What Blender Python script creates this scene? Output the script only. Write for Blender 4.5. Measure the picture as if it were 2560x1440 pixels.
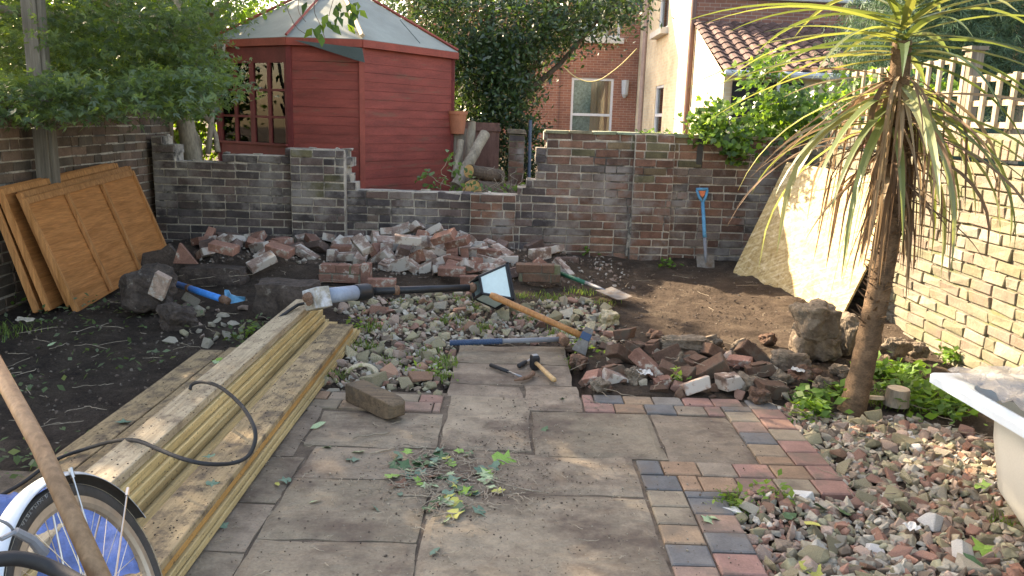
import bpy, bmesh, math, random
import numpy as np
from math import sin, cos, radians, pi
from mathutils import Vector, Matrix, noise as mnoise

for o in list(bpy.data.objects): bpy.data.objects.remove(o, do_unlink=True)
S = bpy.context.scene
COL = S.collection

# ------------------------------------------------------------------ camera
CAM_H, FPX = 1.35, 2000.0
PITCH, ROLL = radians(11.9), radians(1.7)
_R = Vector((1, 0, 0)); _U = Vector((0, sin(PITCH), cos(PITCH))); _F = Vector((0, cos(PITCH), -sin(PITCH)))
_cr = _R * cos(ROLL) + _U * sin(ROLL); _cu = _U * cos(ROLL) - _R * sin(ROLL)
EYE = Vector((0, 0, CAM_H))
cd = bpy.data.cameras.new('camera'); cam = bpy.data.objects.new('camera', cd); COL.objects.link(cam)
cd.sensor_width = 36; cd.lens = 36 * FPX / 2560; cd.clip_start = .05; cd.clip_end = 400
M = Matrix((_cr, _cu, -_F)).transposed().to_4x4(); M.translation = EYE
cam.matrix_world = M
S.camera = cam

# ------------------------------------------------------------------ light
SUN = Vector((-.62, .55, .50)).normalized()
el = math.asin(SUN.z); az = math.atan2(SUN.x, SUN.y)
W = bpy.data.worlds.new('World'); S.world = W; W.use_nodes = True
nt = W.node_tree; bg = nt.nodes['Background']
sky = nt.nodes.new('ShaderNodeTexSky'); sky.sky_type = 'NISHITA'; sky.sun_disc = False
sky.sun_elevation = el; sky.sun_rotation = az; sky.air_density = 1.0; sky.dust_density = 2.0; sky.ozone_density = 1.0
nt.links.new(sky.outputs[0], bg.inputs[0]); bg.inputs[1].default_value = .15
sl = bpy.data.lights.new('sun', 'SUN'); sl.energy = 4.6; sl.angle = radians(.6); sl.color = (1, .93, .80)
so = bpy.data.objects.new('sun', sl); COL.objects.link(so)
so.rotation_euler = (-SUN).to_track_quat('-Z', 'Y').to_euler()
S.view_settings.view_transform = 'Standard'; S.view_settings.look = 'None'
S.view_settings.exposure = 2.22; S.view_settings.gamma = 1.0
S.view_settings.use_white_balance = True; S.view_settings.white_balance_temperature = 8300; S.view_settings.white_balance_tint = 14

# ------------------------------------------------------------------ pixel -> place (pixels of the 2560 x 1440 photograph)
def ray(x, y): return _cr * ((x - 1280) / FPX) + _cu * ((720 - y) / FPX) + _F
def G(x, y, z=0.0):
    d = ray(x, y); return EYE + d * ((z - CAM_H) / d.z)
def AY(x, y, Y):
    d = ray(x, y); return EYE + d * (Y / d.y)
def AX(x, y, X):
    d = ray(x, y); return EYE + d * (X / d.x)
def interp(tab, x):
    if x <= tab[0][0]: return tab[0][1]
    for (a, b), (c, d) in zip(tab, tab[1:]):
        if x <= c: return b + (d - b) * (x - a) / max(c - a, 1e-9)
    return tab[-1][1]
def inpoly(x, y, P):
    c = False; j = len(P) - 1
    for i in range(len(P)):
        if (P[i][1] > y) != (P[j][1] > y) and x < (P[j][0] - P[i][0]) * (y - P[i][1]) / (P[j][1] - P[i][1]) + P[i][0]: c = not c
        j = i
    return c

# ------------------------------------------------------------------ materials
def newmat(name):
    m = bpy.data.materials.new(name); m.use_nodes = True
    return m, m.node_tree, m.node_tree.nodes['Principled BSDF']
def N(nt, t, **k):
    n = nt.nodes.new(t)
    for a, b in k.items(): setattr(n, a, b)
    return n
def noise(nt, vec, scale, detail=6, rough=.6, dist=0):
    n = N(nt, 'ShaderNodeTexNoise'); n.inputs['Scale'].default_value = scale
    n.inputs['Detail'].default_value = detail; n.inputs['Roughness'].default_value = rough
    n.inputs['Distortion'].default_value = dist
    nt.links.new(vec, n.inputs['Vector']); return n.outputs['Fac']
def ramp(nt, fac, stops, interp_='LINEAR'):
    r = N(nt, 'ShaderNodeValToRGB'); cr = r.color_ramp; cr.interpolation = interp_
    while len(cr.elements) < len(stops): cr.elements.new(.5)
    for e, (p, c) in zip(cr.elements, stops):
        e.position = p; e.color = (*c, 1) if len(c) == 3 else c
    nt.links.new(fac, r.inputs[0]); return r.outputs[0]
def mix(nt, fac, a, b, mode='MIX'):
    m = N(nt, 'ShaderNodeMix', data_type='RGBA', blend_type=mode)
    for s, v in ((0, fac), (6, a), (7, b)):
        if isinstance(v, (int, float)): m.inputs[s].default_value = v
        elif isinstance(v, tuple): m.inputs[s].default_value = (*v, 1) if len(v) == 3 else v
        else: nt.links.new(v, m.inputs[s])
    return m.outputs[2]
def coords(nt, scale=(1, 1, 1), kind='Object'):
    t = N(nt, 'ShaderNodeTexCoord'); mp = N(nt, 'ShaderNodeMapping'); mp.inputs['Scale'].default_value = scale
    nt.links.new(t.outputs[kind], mp.inputs[0]); return mp.outputs[0]
def bump(nt, b, h, dist, strength=1.0):
    n = N(nt, 'ShaderNodeBump'); n.inputs['Strength'].default_value = strength; n.inputs['Distance'].default_value = dist
    nt.links.new(h, n.inputs['Height']); nt.links.new(n.outputs[0], b.inputs['Normal'])
GREYS = lambda a, b: [(0.3, (a, a, a)), (.7, (b, b, b))]

def surf(name, col, rough=.8, var=.35, scale=6, fine=60, bmp=.004, metal=0, spec=.4, attr=False, stretch=(1, 1, 1), patch=None, patch_rng=(.52, .62), patch_scale=5, rnd=0.0, patch_z=None):
    """col, or the mesh colour attribute, broken up by two noises, with an optional patch colour"""
    m, nt, b = newmat(name)
    v = coords(nt, stretch)
    if attr:
        a = N(nt, 'ShaderNodeAttribute', attribute_name='col'); base = a.outputs['Color']
    else:
        rg = N(nt, 'ShaderNodeRGB'); rg.outputs[0].default_value = (*col, 1); base = rg.outputs[0]
    n1 = noise(nt, v, scale); n2 = noise(nt, v, fine, 4, .7)
    c = mix(nt, 1.0, base, ramp(nt, n1, GREYS(1 - var, 1 + var)), 'MULTIPLY')
    c = mix(nt, 1.0, c, ramp(nt, n2, GREYS(1 - var * .7, 1 + var * .7)), 'MULTIPLY')
    if rnd:
        oi = N(nt, 'ShaderNodeObjectInfo')
        c = mix(nt, 1.0, c, ramp(nt, oi.outputs['Random'], [(0, (1 - rnd,) * 3), (1, (1 + rnd,) * 3)]), 'MULTIPLY')
    if patch:
        pn = noise(nt, v, patch_scale, 8, .68)
        f = ramp(nt, pn, [(patch_rng[0], (0, 0, 0)), (patch_rng[1], (1, 1, 1))])
        c = mix(nt, f, c, patch)
    nt.links.new(c, b.inputs['Base Color'])
    b.inputs['Roughness'].default_value = rough; b.inputs['Metallic'].default_value = metal
    b.inputs['Specular IOR Level'].default_value = spec
    if bmp:
        h = mix(nt, .5, n1, n2); bump(nt, b, h, bmp)
    return m

def leafmat(name, trans=.45, gloss=.35, tint=(1.25, 1.35, .35), rough=.4):
    m, nt, b = newmat(name)
    a = N(nt, 'ShaderNodeAttribute', attribute_name='col')
    nt.links.new(a.outputs['Color'], b.inputs['Base Color']); b.inputs['Roughness'].default_value = rough
    b.inputs['Specular IOR Level'].default_value = gloss
    tr = N(nt, 'ShaderNodeBsdfTranslucent'); tc = mix(nt, 1.0, a.outputs['Color'], tint, 'MULTIPLY')
    g = N(nt, 'ShaderNodeGamma'); g.inputs[1].default_value = .8; nt.links.new(tc, g.inputs[0])
    nt.links.new(g.outputs[0], tr.inputs[0])
    ms = N(nt, 'ShaderNodeMixShader'); ms.inputs[0].default_value = trans
    nt.links.new(b.outputs[0], ms.inputs[1]); nt.links.new(tr.outputs[0], ms.inputs[2])
    nt.links.new(ms.outputs[0], nt.nodes['Material Output'].inputs[0])
    return m

def glassmat(name, col=(.75, .82, .82)):
    m, nt, b = newmat(name)
    tr = N(nt, 'ShaderNodeBsdfTransparent'); tr.inputs[0].default_value = (*col, 1)
    gl = N(nt, 'ShaderNodeBsdfGlossy'); gl.inputs['Roughness'].default_value = .03
    f = N(nt, 'ShaderNodeFresnel'); f.inputs[0].default_value = 1.5
    ms = N(nt, 'ShaderNodeMixShader')
    nt.links.new(f.outputs[0], ms.inputs[0]); nt.links.new(tr.outputs[0], ms.inputs[1]); nt.links.new(gl.outputs[0], ms.inputs[2])
    nt.links.new(ms.outputs[0], nt.nodes['Material Output'].inputs[0]); return m

def woodmat(name, a, b_, axis=1, rough=.75, dirt=None, dirt_rng=(.5, .65), scale=1.0):
    m, nt, b = newmat(name)
    st = [14, 14, 14]; st[axis] = .9
    v = coords(nt, tuple(s * scale for s in st)); v2 = coords(nt)
    g = noise(nt, v, 1.6, 6, .6, .8); g2 = noise(nt, v, 7, 4, .6)
    c = ramp(nt, g, [(.3, b_), (.55, a), (.8, tuple(min(1, q * 1.15) for q in a))])
    c = mix(nt, 1.0, c, ramp(nt, g2, GREYS(.75, 1.2)), 'MULTIPLY')
    oi = N(nt, 'ShaderNodeObjectInfo')
    c = mix(nt, 1.0, c, ramp(nt, oi.outputs['Random'], [(0, (.82, .82, .82)), (1, (1.12, 1.1, 1.05))]), 'MULTIPLY')
    if dirt:
        f = ramp(nt, noise(nt, v2, 9, 8, .75), [(dirt_rng[0], (0, 0, 0)), (dirt_rng[1], (1, 1, 1))])
        c = mix(nt, f, c, dirt)
        f = ramp(nt, noise(nt, v2, 70, 4, .8), [(.58, (0, 0, 0)), (.66, (1, 1, 1))])
        c = mix(nt, f, c, tuple(q * .5 for q in dirt))
    nt.links.new(c, b.inputs['Base Color']); b.inputs['Roughness'].default_value = rough
    b.inputs['Specular IOR Level'].default_value = .25
    bump(nt, b, g2, .002); return m

MT = {}
def mats():
    MT['wall_back'] = surf('weathered_brick', (1, 1, 1), .93, .34, 9, 70, .006, attr=True, patch=(.25, .22, .20), patch_rng=(.50, .64), patch_scale=2.4)
    MT['mortar_back'] = surf('old_mortar', (.46, .40, .33), .95, .4, 8, 90, .006, patch=(.10, .09, .08), patch_rng=(.5, .6), patch_scale=4)
    MT['wall_right'] = surf('pale_brick', (1, 1, 1), .93, .26, 7, 60, .010, attr=True, patch=(.17, .165, .095), patch_rng=(.48, .68), patch_scale=3)
    MT['mortar_right'] = surf('pale_mortar', (.19, .168, .13), .95, .4, 10, 90, .008, patch=(.14, .15, .07), patch_rng=(.5, .6))
    MT['wall_left'] = surf('left_brick', (1, 1, 1), .93, .3, 9, 70, .006, attr=True)
    MT['soil'] = None
    MT['slab'] = None
    MT['sett'] = surf('clay_sett', (1, 1, 1), .8, .22, 12, 120, .002, attr=True, patch=(.15, .115, .085), patch_rng=(.50, .68), patch_scale=5)
    MT['joint'] = surf('joint_sand', (.12, .09, .065), .95, .5, 15, 160, .006)
    MT['brick_red'] = surf('brick_red', (.25, .125, .09), .92, .3, 9, 80, .004, rnd=.3, patch=(.42, .37, .31), patch_rng=(.56, .62), patch_scale=9)
    MT['brick_dark'] = surf('brick_dark', (.13, .085, .07), .92, .35, 9, 80, .004, rnd=.3, patch=(.36, .33, .29), patch_rng=(.6, .68), patch_scale=9)
    MT['brick_white'] = surf('brick_mortared', (.28, .19, .15), .92, .35, 9, 80, .004, rnd=.25, patch=(.47, .42, .365), patch_rng=(.455, .535), patch_scale=8)
    MT['brick_earth'] = surf('brick_earthy', (.135, .075, .05), .95, .35, 9, 70, .006, rnd=.35, patch=(.10, .075, .055), patch_rng=(.5, .6), patch_scale=9)
    MT['frag_red'] = surf('frag_red', (.37, .20, .15), .95, .28, 22, 110, .008, rnd=.3, patch=(.36, .30, .22), patch_rng=(.55, .63), patch_scale=16)
    MT['frag_orange'] = surf('frag_orange', (.38, .22, .145), .95, .28, 22, 110, .008, rnd=.3)
    MT['frag_tan'] = surf('frag_tan', (.43, .365, .25), .95, .28, 22, 110, .008, rnd=.3, patch=(.24, .23, .10), patch_rng=(.5, .6), patch_scale=14)
    MT['frag_grey'] = surf('frag_grey', (.41, .36, .28), .95, .28, 22, 110, .008, rnd=.35)
    MT['frag_green'] = surf('frag_green', (.33, .29, .18), .95, .28, 22, 110, .008, rnd=.3)
    MT['frag_pink'] = surf('frag_pink', (.43, .31, .245), .95, .28, 22, 110, .008, rnd=.3, patch=(.45, .41, .36), patch_rng=(.55, .62), patch_scale=14)
    MT['frag_white'] = surf('frag_white', (.62, .60, .56), .8, .2, 18, 120, .004, rnd=.2)
    MT['rock'] = surf('rock', (.21, .165, .12), .95, .5, 9, 60, .022, patch=(.12, .088, .062), patch_rng=(.48, .6), patch_scale=6)
    MT['rock_dark'] = surf('rock_dark', (.07, .052, .042), .95, .5, 9, 60, .014, patch=(.17, .145, .12), patch_rng=(.6, .66), patch_scale=14)
    MT['timber'] = woodmat('treated_timber', (.60, .44, .215), (.46, .32, .135), dirt=(.24, .17, .10), dirt_rng=(.60, .74))
    MT['timber_dirty'] = woodmat('muddy_timber', (.40, .29, .165), (.28, .195, .105), dirt=(.13, .095, .065), dirt_rng=(.47, .6))
    MT['timber_pale'] = woodmat('pale_timber', (.44, .35, .24), (.31, .23, .145), dirt=(.20, .145, .10), dirt_rng=(.52, .66))
    MT['timber_orange'] = woodmat('orange_timber', (.48, .26, .09), (.34, .17, .055), dirt=(.2, .14, .09), dirt_rng=(.62, .72))
    MT['panel'] = woodmat('stained_panel', (.42, .175, .06), (.30, .118, .036), axis=1, rough=.6)
    MT['panel_b'] = woodmat('stained_batten', (.48, .22, .085), (.33, .14, .045), axis=2, rough=.6)
    MT['post'] = woodmat('weathered_post', (.22, .19, .155), (.15, .125, .1), axis=2, rough=.85)
    MT['trellis'] = woodmat('bleached_trellis', (.44, .36, .26), (.30, .24, .165), axis=2, rough=.85)
    MT['handle'] = woodmat('ash_handle', (.50, .235, .09), (.40, .17, .06), axis=2, rough=.45)
    MT['handle_pale'] = woodmat('pale_handle', (.56, .37, .19), (.45, .26, .12), axis=2, rough=.45)
    MT['broom'] = woodmat('broom_handle', (.33, .205, .12), (.25, .15, .085), axis=2, rough=.55)
    MT['bark'] = surf('bark', (.12, .085, .06), .95, .45, 8, 50, .012, stretch=(1, 1, .35))
    MT['bark_pale'] = surf('bark_pale', (.30, .245, .18), .95, .4, 8, 50, .008, stretch=(1, 1, .3))
    MT['palm_bark'] = surf('palm_bark', (.135, .085, .05), .95, .5, 12, 90, .012, stretch=(1, 1, 1.6))
    MT['cutwood'] = surf('cut_wood', (.62, .36, .14), .8, .2, 10, 60, .002)
    MT['cutpale'] = surf('cut_wood_pale', (.55, .42, .28), .8, .2, 10, 60, .002)
    MT['steel'] = surf('tool_steel', (.30, .30, .30), .42, .2, 20, 90, .001, metal=.8)
    MT['blade'] = surf('spade_steel', (.17, .155, .14), .6, .3, 20, 60, .001, metal=.25, patch=(.13, .09, .06), patch_rng=(.5, .62), patch_scale=9)
    MT['rust'] = surf('rusty_steel', (.20, .115, .075), .8, .35, 30, 120, .002, metal=.2)
    MT['chrome'] = surf('chrome', (.55, .52, .48), .3, .06, 20, 90, 0, metal=1)
    MT['silver'] = surf('silver_plastic', (.50, .55, .60), .3, .05, 8, 60, 0, metal=.15, spec=.6)
    MT['alu'] = surf('rim_alloy', (.38, .32, .26), .45, .15, 12, 60, 0, metal=.6)
    MT['tool_blue'] = surf('blue_grip', (.03, .065, .13), .5, .15, 20, 90, .001)
    MT['sky_blue'] = surf('bright_blue_paint', (.02, .22, .62), .4, .15, 20, 90, .0005)
    MT['spade_blue'] = surf('blue_plastic', (.07, .26, .42), .5, .2, 20, 90, .0005)
    MT['orange'] = surf('orange_grip', (.55, .13, .04), .5, .15, 20, 90, 0)
    MT['grey_grip'] = surf('grey_fibreglass', (.20, .21, .23), .5, .12, 20, 90, 0)
    MT['green_paint'] = surf('green_paint', (.015, .13, .075), .4, .2, 20, 90, 0)
    MT['black'] = surf('black_paint', (.018, .019, .022), .45, .3, 14, 80, .0008)
    MT['rubber'] = surf('black_rubber', (.022, .022, .024), .65, .2, 14, 80, .0008)
    MT['tyre'] = surf('tyre_rubber', (.045, .04, .036), .75, .25, 14, 80, .0015)
    MT['sleeve'] = surf('reflection_sleeve', (.27, .32, .40), .5, .12, 10, 60, .001, patch=(.55, .52, .48), patch_rng=(.56, .6), patch_scale=6)  # blue-white and tan reflections painted into the sleeve's colour
    MT['cement'] = surf('cement_base', (.33, .30, .25), .8, .3, 14, 80, .002, patch=(.55, .56, .58), patch_rng=(.5, .6), patch_scale=8)
    MT['lamp_pane'] = surf('opal_pane', (.60, .74, .73), .22, .06, 8, 60, 0, spec=.6)
    MT['white'] = surf('white_upvc', (.72, .73, .76), .35, .06, 8, 60, 0)
    MT['sill'] = surf('painted_sill', (.62, .60, .56), .6, .12, 8, 60, 0)
    MT['bath'] = surf('cream_bath', (.66, .63, .55), .32, .06, 5, 160, .0004, spec=.5)
    MT['rim'] = surf('white_enamel', (.66, .74, .80), .2, .04, 5, 60, 0, spec=.6)
    MT['red_paint'] = surf('red_paint', (.26, .052, .038), .68, .28, 5, 50, .002, stretch=(.5, .5, 3), patch=(.17, .10, .062), patch_rng=(.56, .74), patch_scale=3.5)
    MT['red_trim'] = surf('red_trim', (.30, .058, .038), .6, .2, 5, 50, .001, patch=(.25, .16, .1), patch_rng=(.66, .7), patch_scale=9)
    MT['red_dark'] = surf('red_sash', (.17, .028, .026), .6, .22, 5, 50, .001)
    MT['felt'] = surf('roof_felt', (.25, .27, .245), .9, .16, 3, 140, .003)
    MT['felt_dark'] = surf('dark_felt', (.075, .095, .09), .9, .2, 3, 140, .003)
    MT['glass'] = glassmat('window_glass')
    MT['curtain'] = surf('orange_curtain', (.85, .50, .38), .9, .3, 2, 30, 0, stretch=(4, 4, .2))
    MT['net'] = surf('net_curtain', (.50, .55, .57), .9, .4, 12, 60, 0)
    MT['dark_room'] = surf('dark_room', (.02, .02, .022), .9, .2, 3, 20, 0)
    MT['gutter'] = surf('gutter_grey', (.52, .54, .56), .5, .1, 8, 60, 0)
    MT['pipe_brown'] = surf('brown_pipe', (.14, .075, .06), .5, .15, 8, 60, 0)
    MT['pipe_pink'] = surf('pinkish_pipe', (.42, .30, .26), .6, .15, 8, 60, 0)
    MT['pipe_blue'] = surf('blue_grey_pipe', (.09, .12, .17), .5, .2, 8, 60, 0)
    MT['tile'] = surf('roof_tile', (1, 1, 1), .85, .3, 6, 40, .004, attr=True)
    MT['terracotta'] = surf('terracotta', (.44, .16, .085), .85, .15, 8, 60, .001)
    MT['fence_brown'] = surf('brown_fence', (.17, .085, .065), .85, .3, 6, 60, .002, stretch=(3, 3, .6))
    MT['tarp'] = surf('blue_tarp', (.085, .14, .33), .6, .3, 9, 60, .008)
    MT['plastic'] = None
    MT['yellow_rope'] = surf('yellow_rope', (.50, .44, .20), .7, .1, 8, 60, 0)
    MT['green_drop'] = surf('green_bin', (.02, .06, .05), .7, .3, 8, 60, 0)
    MT['leaf'] = leafmat('tree_leaf', .5, .4, rough=.45)
    MT['leaf_far'] = leafmat('sunny_leaf', .5, .4)
    MT['laurel'] = leafmat('laurel_leaf', .28, .6, rough=.3)
    MT['conifer'] = leafmat('conifer_leaf', .2, .2, (1.1, 1.3, .6), .6)
    MT['ivy'] = leafmat('ivy_leaf', .4, .5, rough=.35)
    MT['palm_leaf'] = leafmat('palm_leaf', .38, .45, (1.45, 1.4, .45), rough=.35)
    MT['dead_leaf'] = leafmat('dead_palm_leaf', .22, .2, (1.2, 1.05, .8), rough=.7)
    MT['fallen'] = leafmat('fallen_ivy_leaf', .2, .4, (1.2, 1.2, .6), rough=.5)
    MT['grass'] = leafmat('grass_blade', .4, .3, rough=.55)
    MT['crumb'] = surf('crumbs', (1, 1, 1), .97, .28, 22, 110, .008, attr=True)
    MT['letter'] = surf('tyre_lettering', (.5, .5, .5), .6, .05, 8, 60, 0)
    # plastic sheet
    m, nt, b = newmat('clear_plastic_sheet')
    b.inputs['Base Color'].default_value = (.28, .26, .24, 1); b.inputs['Roughness'].default_value = .28
    b.inputs['Specular IOR Level'].default_value = .8; b.inputs['Alpha'].default_value = .82
    v = coords(nt); bump(nt, b, noise(nt, v, 16, 6, .6, 1.5), .02); MT['plastic'] = m
    # soil
    m, nt, b = newmat('soil'); v = coords(nt)
    sx = N(nt, 'ShaderNodeSeparateXYZ'); nt.links.new(v, sx.inputs[0])
    mr = N(nt, 'ShaderNodeMapRange'); nt.links.new(sx.outputs[0], mr.inputs[0])
    mr.inputs[1].default_value = -1.6; mr.inputs[2].default_value = 1.2
    wob = noise(nt, v, 1.4, 5, .6)
    ad = N(nt, 'ShaderNodeMath', operation='MULTIPLY_ADD'); nt.links.new(wob, ad.inputs[0]); ad.inputs[1].default_value = 1.2; nt.links.new(mr.outputs[0], ad.inputs[2])
    f = ramp(nt, ad.outputs[0], [(.55, (0, 0, 0)), (1.0, (1, 1, 1))])
    c1 = ramp(nt, noise(nt, v, 5, 8, .7), [(.32, (.04, .030, .025)), (.55, (.095, .072, .056)), (.72, (.17, .13, .098))])
    c2 = ramp(nt, noise(nt, v, 4, 8, .7), [(.3, (.06, .043, .033)), (.55, (.115, .084, .062)), (.75, (.20, .158, .115))])
    c = mix(nt, f, c1, c2)
    c = mix(nt, 1.0, c, ramp(nt, noise(nt, v, 90, 5, .8), GREYS(.6, 1.35)), 'MULTIPLY')
    nt.links.new(c, b.inputs['Base Color']); b.inputs['Roughness'].default_value = .95; b.inputs['Specular IOR Level'].default_value = .15
    bump(nt, b, noise(nt, v, 38, 8, .78), .055); MT['soil'] = m
    # riven slab
    m, nt, b = newmat('riven_slab'); v = coords(nt); vs = coords(nt, (1, 2.6, 1))
    a = N(nt, 'ShaderNodeAttribute', attribute_name='col')
    c = mix(nt, 1.0, a.outputs['Color'], ramp(nt, noise(nt, v, 4.5, 10, .72, .3), GREYS(.66, 1.36)), 'MULTIPLY')
    c = mix(nt, 1.0, c, ramp(nt, noise(nt, v, 110, 4, .7), GREYS(.85, 1.15)), 'MULTIPLY')
    mud = ramp(nt, noise(nt, v, 2.3, 9, .72), [(.45, (0, 0, 0)), (.62, (.9, .9, .9))])
    c = mix(nt, mud, c, (.115, .082, .062))
    sp = ramp(nt, noise(nt, v, 60, 5, .8), [(.62, (0, 0, 0)), (.68, (1, 1, 1))])
    c = mix(nt, sp, c, (.06, .045, .035))
    nt.links.new(c, b.inputs['Base Color']); b.inputs['Roughness'].default_value = .85; b.inputs['Specular IOR Level'].default_value = .3
    bump(nt, b, noise(nt, vs, 5, 10, .62, .5), .018); MT['slab'] = m
    # osb
    m, nt, b = newmat('strand_board'); 
    acc = None
    for i, (rz, st) in enumerate(((.2, (8, 40, 40)), (.95, (7, 44, 44)), (1.75, (8, 36, 36)), (2.6, (7, 42, 42)))):
        t = N(nt, 'ShaderNodeTexCoord'); mp = N(nt, 'ShaderNodeMapping'); mp.inputs['Rotation'].default_value = (0, 0, rz); mp.inputs['Location'].default_value = (i * 3.1, i, 0)
        nt.links.new(t.outputs['Object'], mp.inputs[0])
        mp2 = N(nt, 'ShaderNodeMapping'); mp2.inputs['Scale'].default_value = st; nt.links.new(mp.outputs[0], mp2.inputs[0])
        vo = N(nt, 'ShaderNodeTexVoronoi'); vo.inputs['Scale'].default_value = 1.5; nt.links.new(mp2.outputs[0], vo.inputs['Vector'])
        bw = N(nt, 'ShaderNodeSeparateColor'); nt.links.new(vo.outputs['Color'], bw.inputs[0])
        cc = ramp(nt, bw.outputs[i % 3], [(0, (.22, .13, .04)), (.3, (.42, .28, .11)), (.75, (.58, .44, .22)), (1, (.78, .66, .44))])
        acc = cc if acc is None else mix(nt, .38, acc, cc)
    nt.links.new(acc, b.inputs['Base Color']); b.inputs['Roughness'].default_value = .7; MT['osb'] = m
    # house brick (far): brick texture over (x+y, z)
    for nm, c1, c2, mo in (('house_red', (.35, .145, .095), (.27, .11, .08), (.40, .30, .23)), ('house_sunlit', (.74, .62, .43), (.64, .50, .33), (.66, .60, .48)), ('house_dull', (.26, .115, .08), (.20, .085, .065), (.30, .24, .2))):  # pale brick has blown-out sun in its colour; dull brick serves shaded walls
        m, nt, b = newmat(nm); t = N(nt, 'ShaderNodeTexCoord'); s = N(nt, 'ShaderNodeSeparateXYZ'); nt.links.new(t.outputs['Object'], s.inputs[0])
        ad = N(nt, 'ShaderNodeMath', operation='ADD'); nt.links.new(s.outputs[0], ad.inputs[0]); nt.links.new(s.outputs[1], ad.inputs[1])
        cb = N(nt, 'ShaderNodeCombineXYZ'); nt.links.new(ad.outputs[0], cb.inputs[0]); nt.links.new(s.outputs[2], cb.inputs[1])
        br = N(nt, 'ShaderNodeTexBrick'); nt.links.new(cb.outputs[0], br.inputs['Vector']); br.inputs['Scale'].default_value = 1.0
        br.inputs['Brick Width'].default_value = .225; br.inputs['Row Height'].default_value = .075; br.inputs['Mortar Size'].default_value = .006
        br.inputs['Color1'].default_value = (*c1, 1); br.inputs['Color2'].default_value = (*c2, 1); br.inputs['Mortar'].default_value = (*mo, 1)
        c = mix(nt, 1.0, br.outputs[0], ramp(nt, noise(nt, t.outputs['Object'], .9, 6, .6), GREYS(.75, 1.2)), 'MULTIPLY')
        nt.links.new(c, b.inputs['Base Color']); b.inputs['Roughness'].default_value = .9; MT[nm] = m
MT["rock_wood"] = woodmat("old_oak", (.14, .10, .065), (.085, .06, .04), axis=0, dirt=(.09, .07, .05))
mats()

# ------------------------------------------------------------------ mesh helpers
class MB:
    def __init__(s): s.v = []; s.f = []; s.c = []; s.n = 0
    def add(s, vs, fs, col=(1, 1, 1)):
        s.v.extend(tuple(q) for q in vs); s.f.extend(tuple(i + s.n for i in f) for f in fs)
        s.c.extend([col] * len(vs)); s.n += len(vs); return s
    def box(s, c, size, rot=None, col=(1, 1, 1), jit=0, taper=1.0):
        hx, hy, hz = (q / 2 for q in size); c = Vector(c)
        vs = []
        for z in (-1, 1):
            k = taper if z > 0 else 1
            for x, y in ((-1, -1), (1, -1), (1, 1), (-1, 1)):
                p = Vector((x * hx * k, y * hy * k, z * hz))
                if jit: p += Vector((random.uniform(-jit, jit), random.uniform(-jit, jit), random.uniform(-jit, jit)))
                vs.append((rot @ p if rot else p) + c)
        return s.add(vs, [(3, 2, 1, 0), (4, 5, 6, 7), (0, 1, 5, 4), (1, 2, 6, 5), (2, 3, 7, 6), (3, 0, 4, 7)], col)
    def tube(s, path, rad, n=8, col=(1, 1, 1), cap=True, squash=1.0):
        path = [Vector(p) for p in path]; k = len(path)
        rad = rad if isinstance(rad, (list, tuple)) else [rad] * k
        up = Vector((0, 0, 1)); vs = []; prev = None
        for i, p in enumerate(path):
            t = (path[min(i + 1, k - 1)] - path[max(i - 1, 0)])
            t = t.normalized() if t.length > 1e-9 else Vector((0, 0, 1))
            if prev is None:
                a = t.cross(up)
                if a.length < .05: a = t.cross(Vector((1, 0, 0)))
            else: a = prev - t * prev.dot(t)
            a.normalize(); prev = a; b = t.cross(a)
            for j in range(n):
                th = 2 * pi * j / n; vs.append(p + (a * cos(th) + b * sin(th) * squash) * rad[i])
        fs = [(i * n + j, i * n + (j + 1) % n, (i + 1) * n + (j + 1) % n, (i + 1) * n + j) for i in range(k - 1) for j in range(n)]
        if cap: fs.append(tuple(range(n - 1, -1, -1))); fs.append(tuple((k - 1) * n + j for j in range(n)))
        return s.add(vs, fs, col)
    def prism(s, outline, origin, ax, ay, depth, col=(1, 1, 1)):
        """outline in the (ax, ay) plane at origin, pushed by the vector depth"""
        n = len(outline); o = Vector(origin); d = Vector(depth)
        vs = [o + Vector(ax) * x + Vector(ay) * y for x, y in outline]; vs += [v + d for v in vs]
        fs = [tuple(range(n - 1, -1, -1)), tuple(range(n, 2 * n))] + [(i, (i + 1) % n, n + (i + 1) % n, n + i) for i in range(n)]
        return s.add(vs, fs, col)
    def build(s, name, mat, parent=None, smooth=False, bevel=0):
        me = bpy.data.meshes.new(name); me.from_pydata(s.v, [], s.f)
        at = me.color_attributes.new('col', 'FLOAT_COLOR', 'POINT')
        at.data.foreach_set('color', np.array([(*c, 1) for c in s.c], dtype=np.float32).ravel())
        bm = bmesh.new(); bm.from_mesh(me); bmesh.ops.recalc_face_normals(bm, faces=bm.faces)
        if bevel: bmesh.ops.bevel(bm, geom=list(bm.edges), offset=bevel, segments=1, affect='EDGES', clamp_overlap=True)
        bm.to_mesh(me); bm.free()
        if smooth: me.polygons.foreach_set('use_smooth', [True] * len(me.polygons))
        o = bpy.data.objects.new(name, me); COL.objects.link(o); o.data.materials.append(MT[mat] if isinstance(mat, str) else mat)
        if parent: o.parent = parent
        return o

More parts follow.
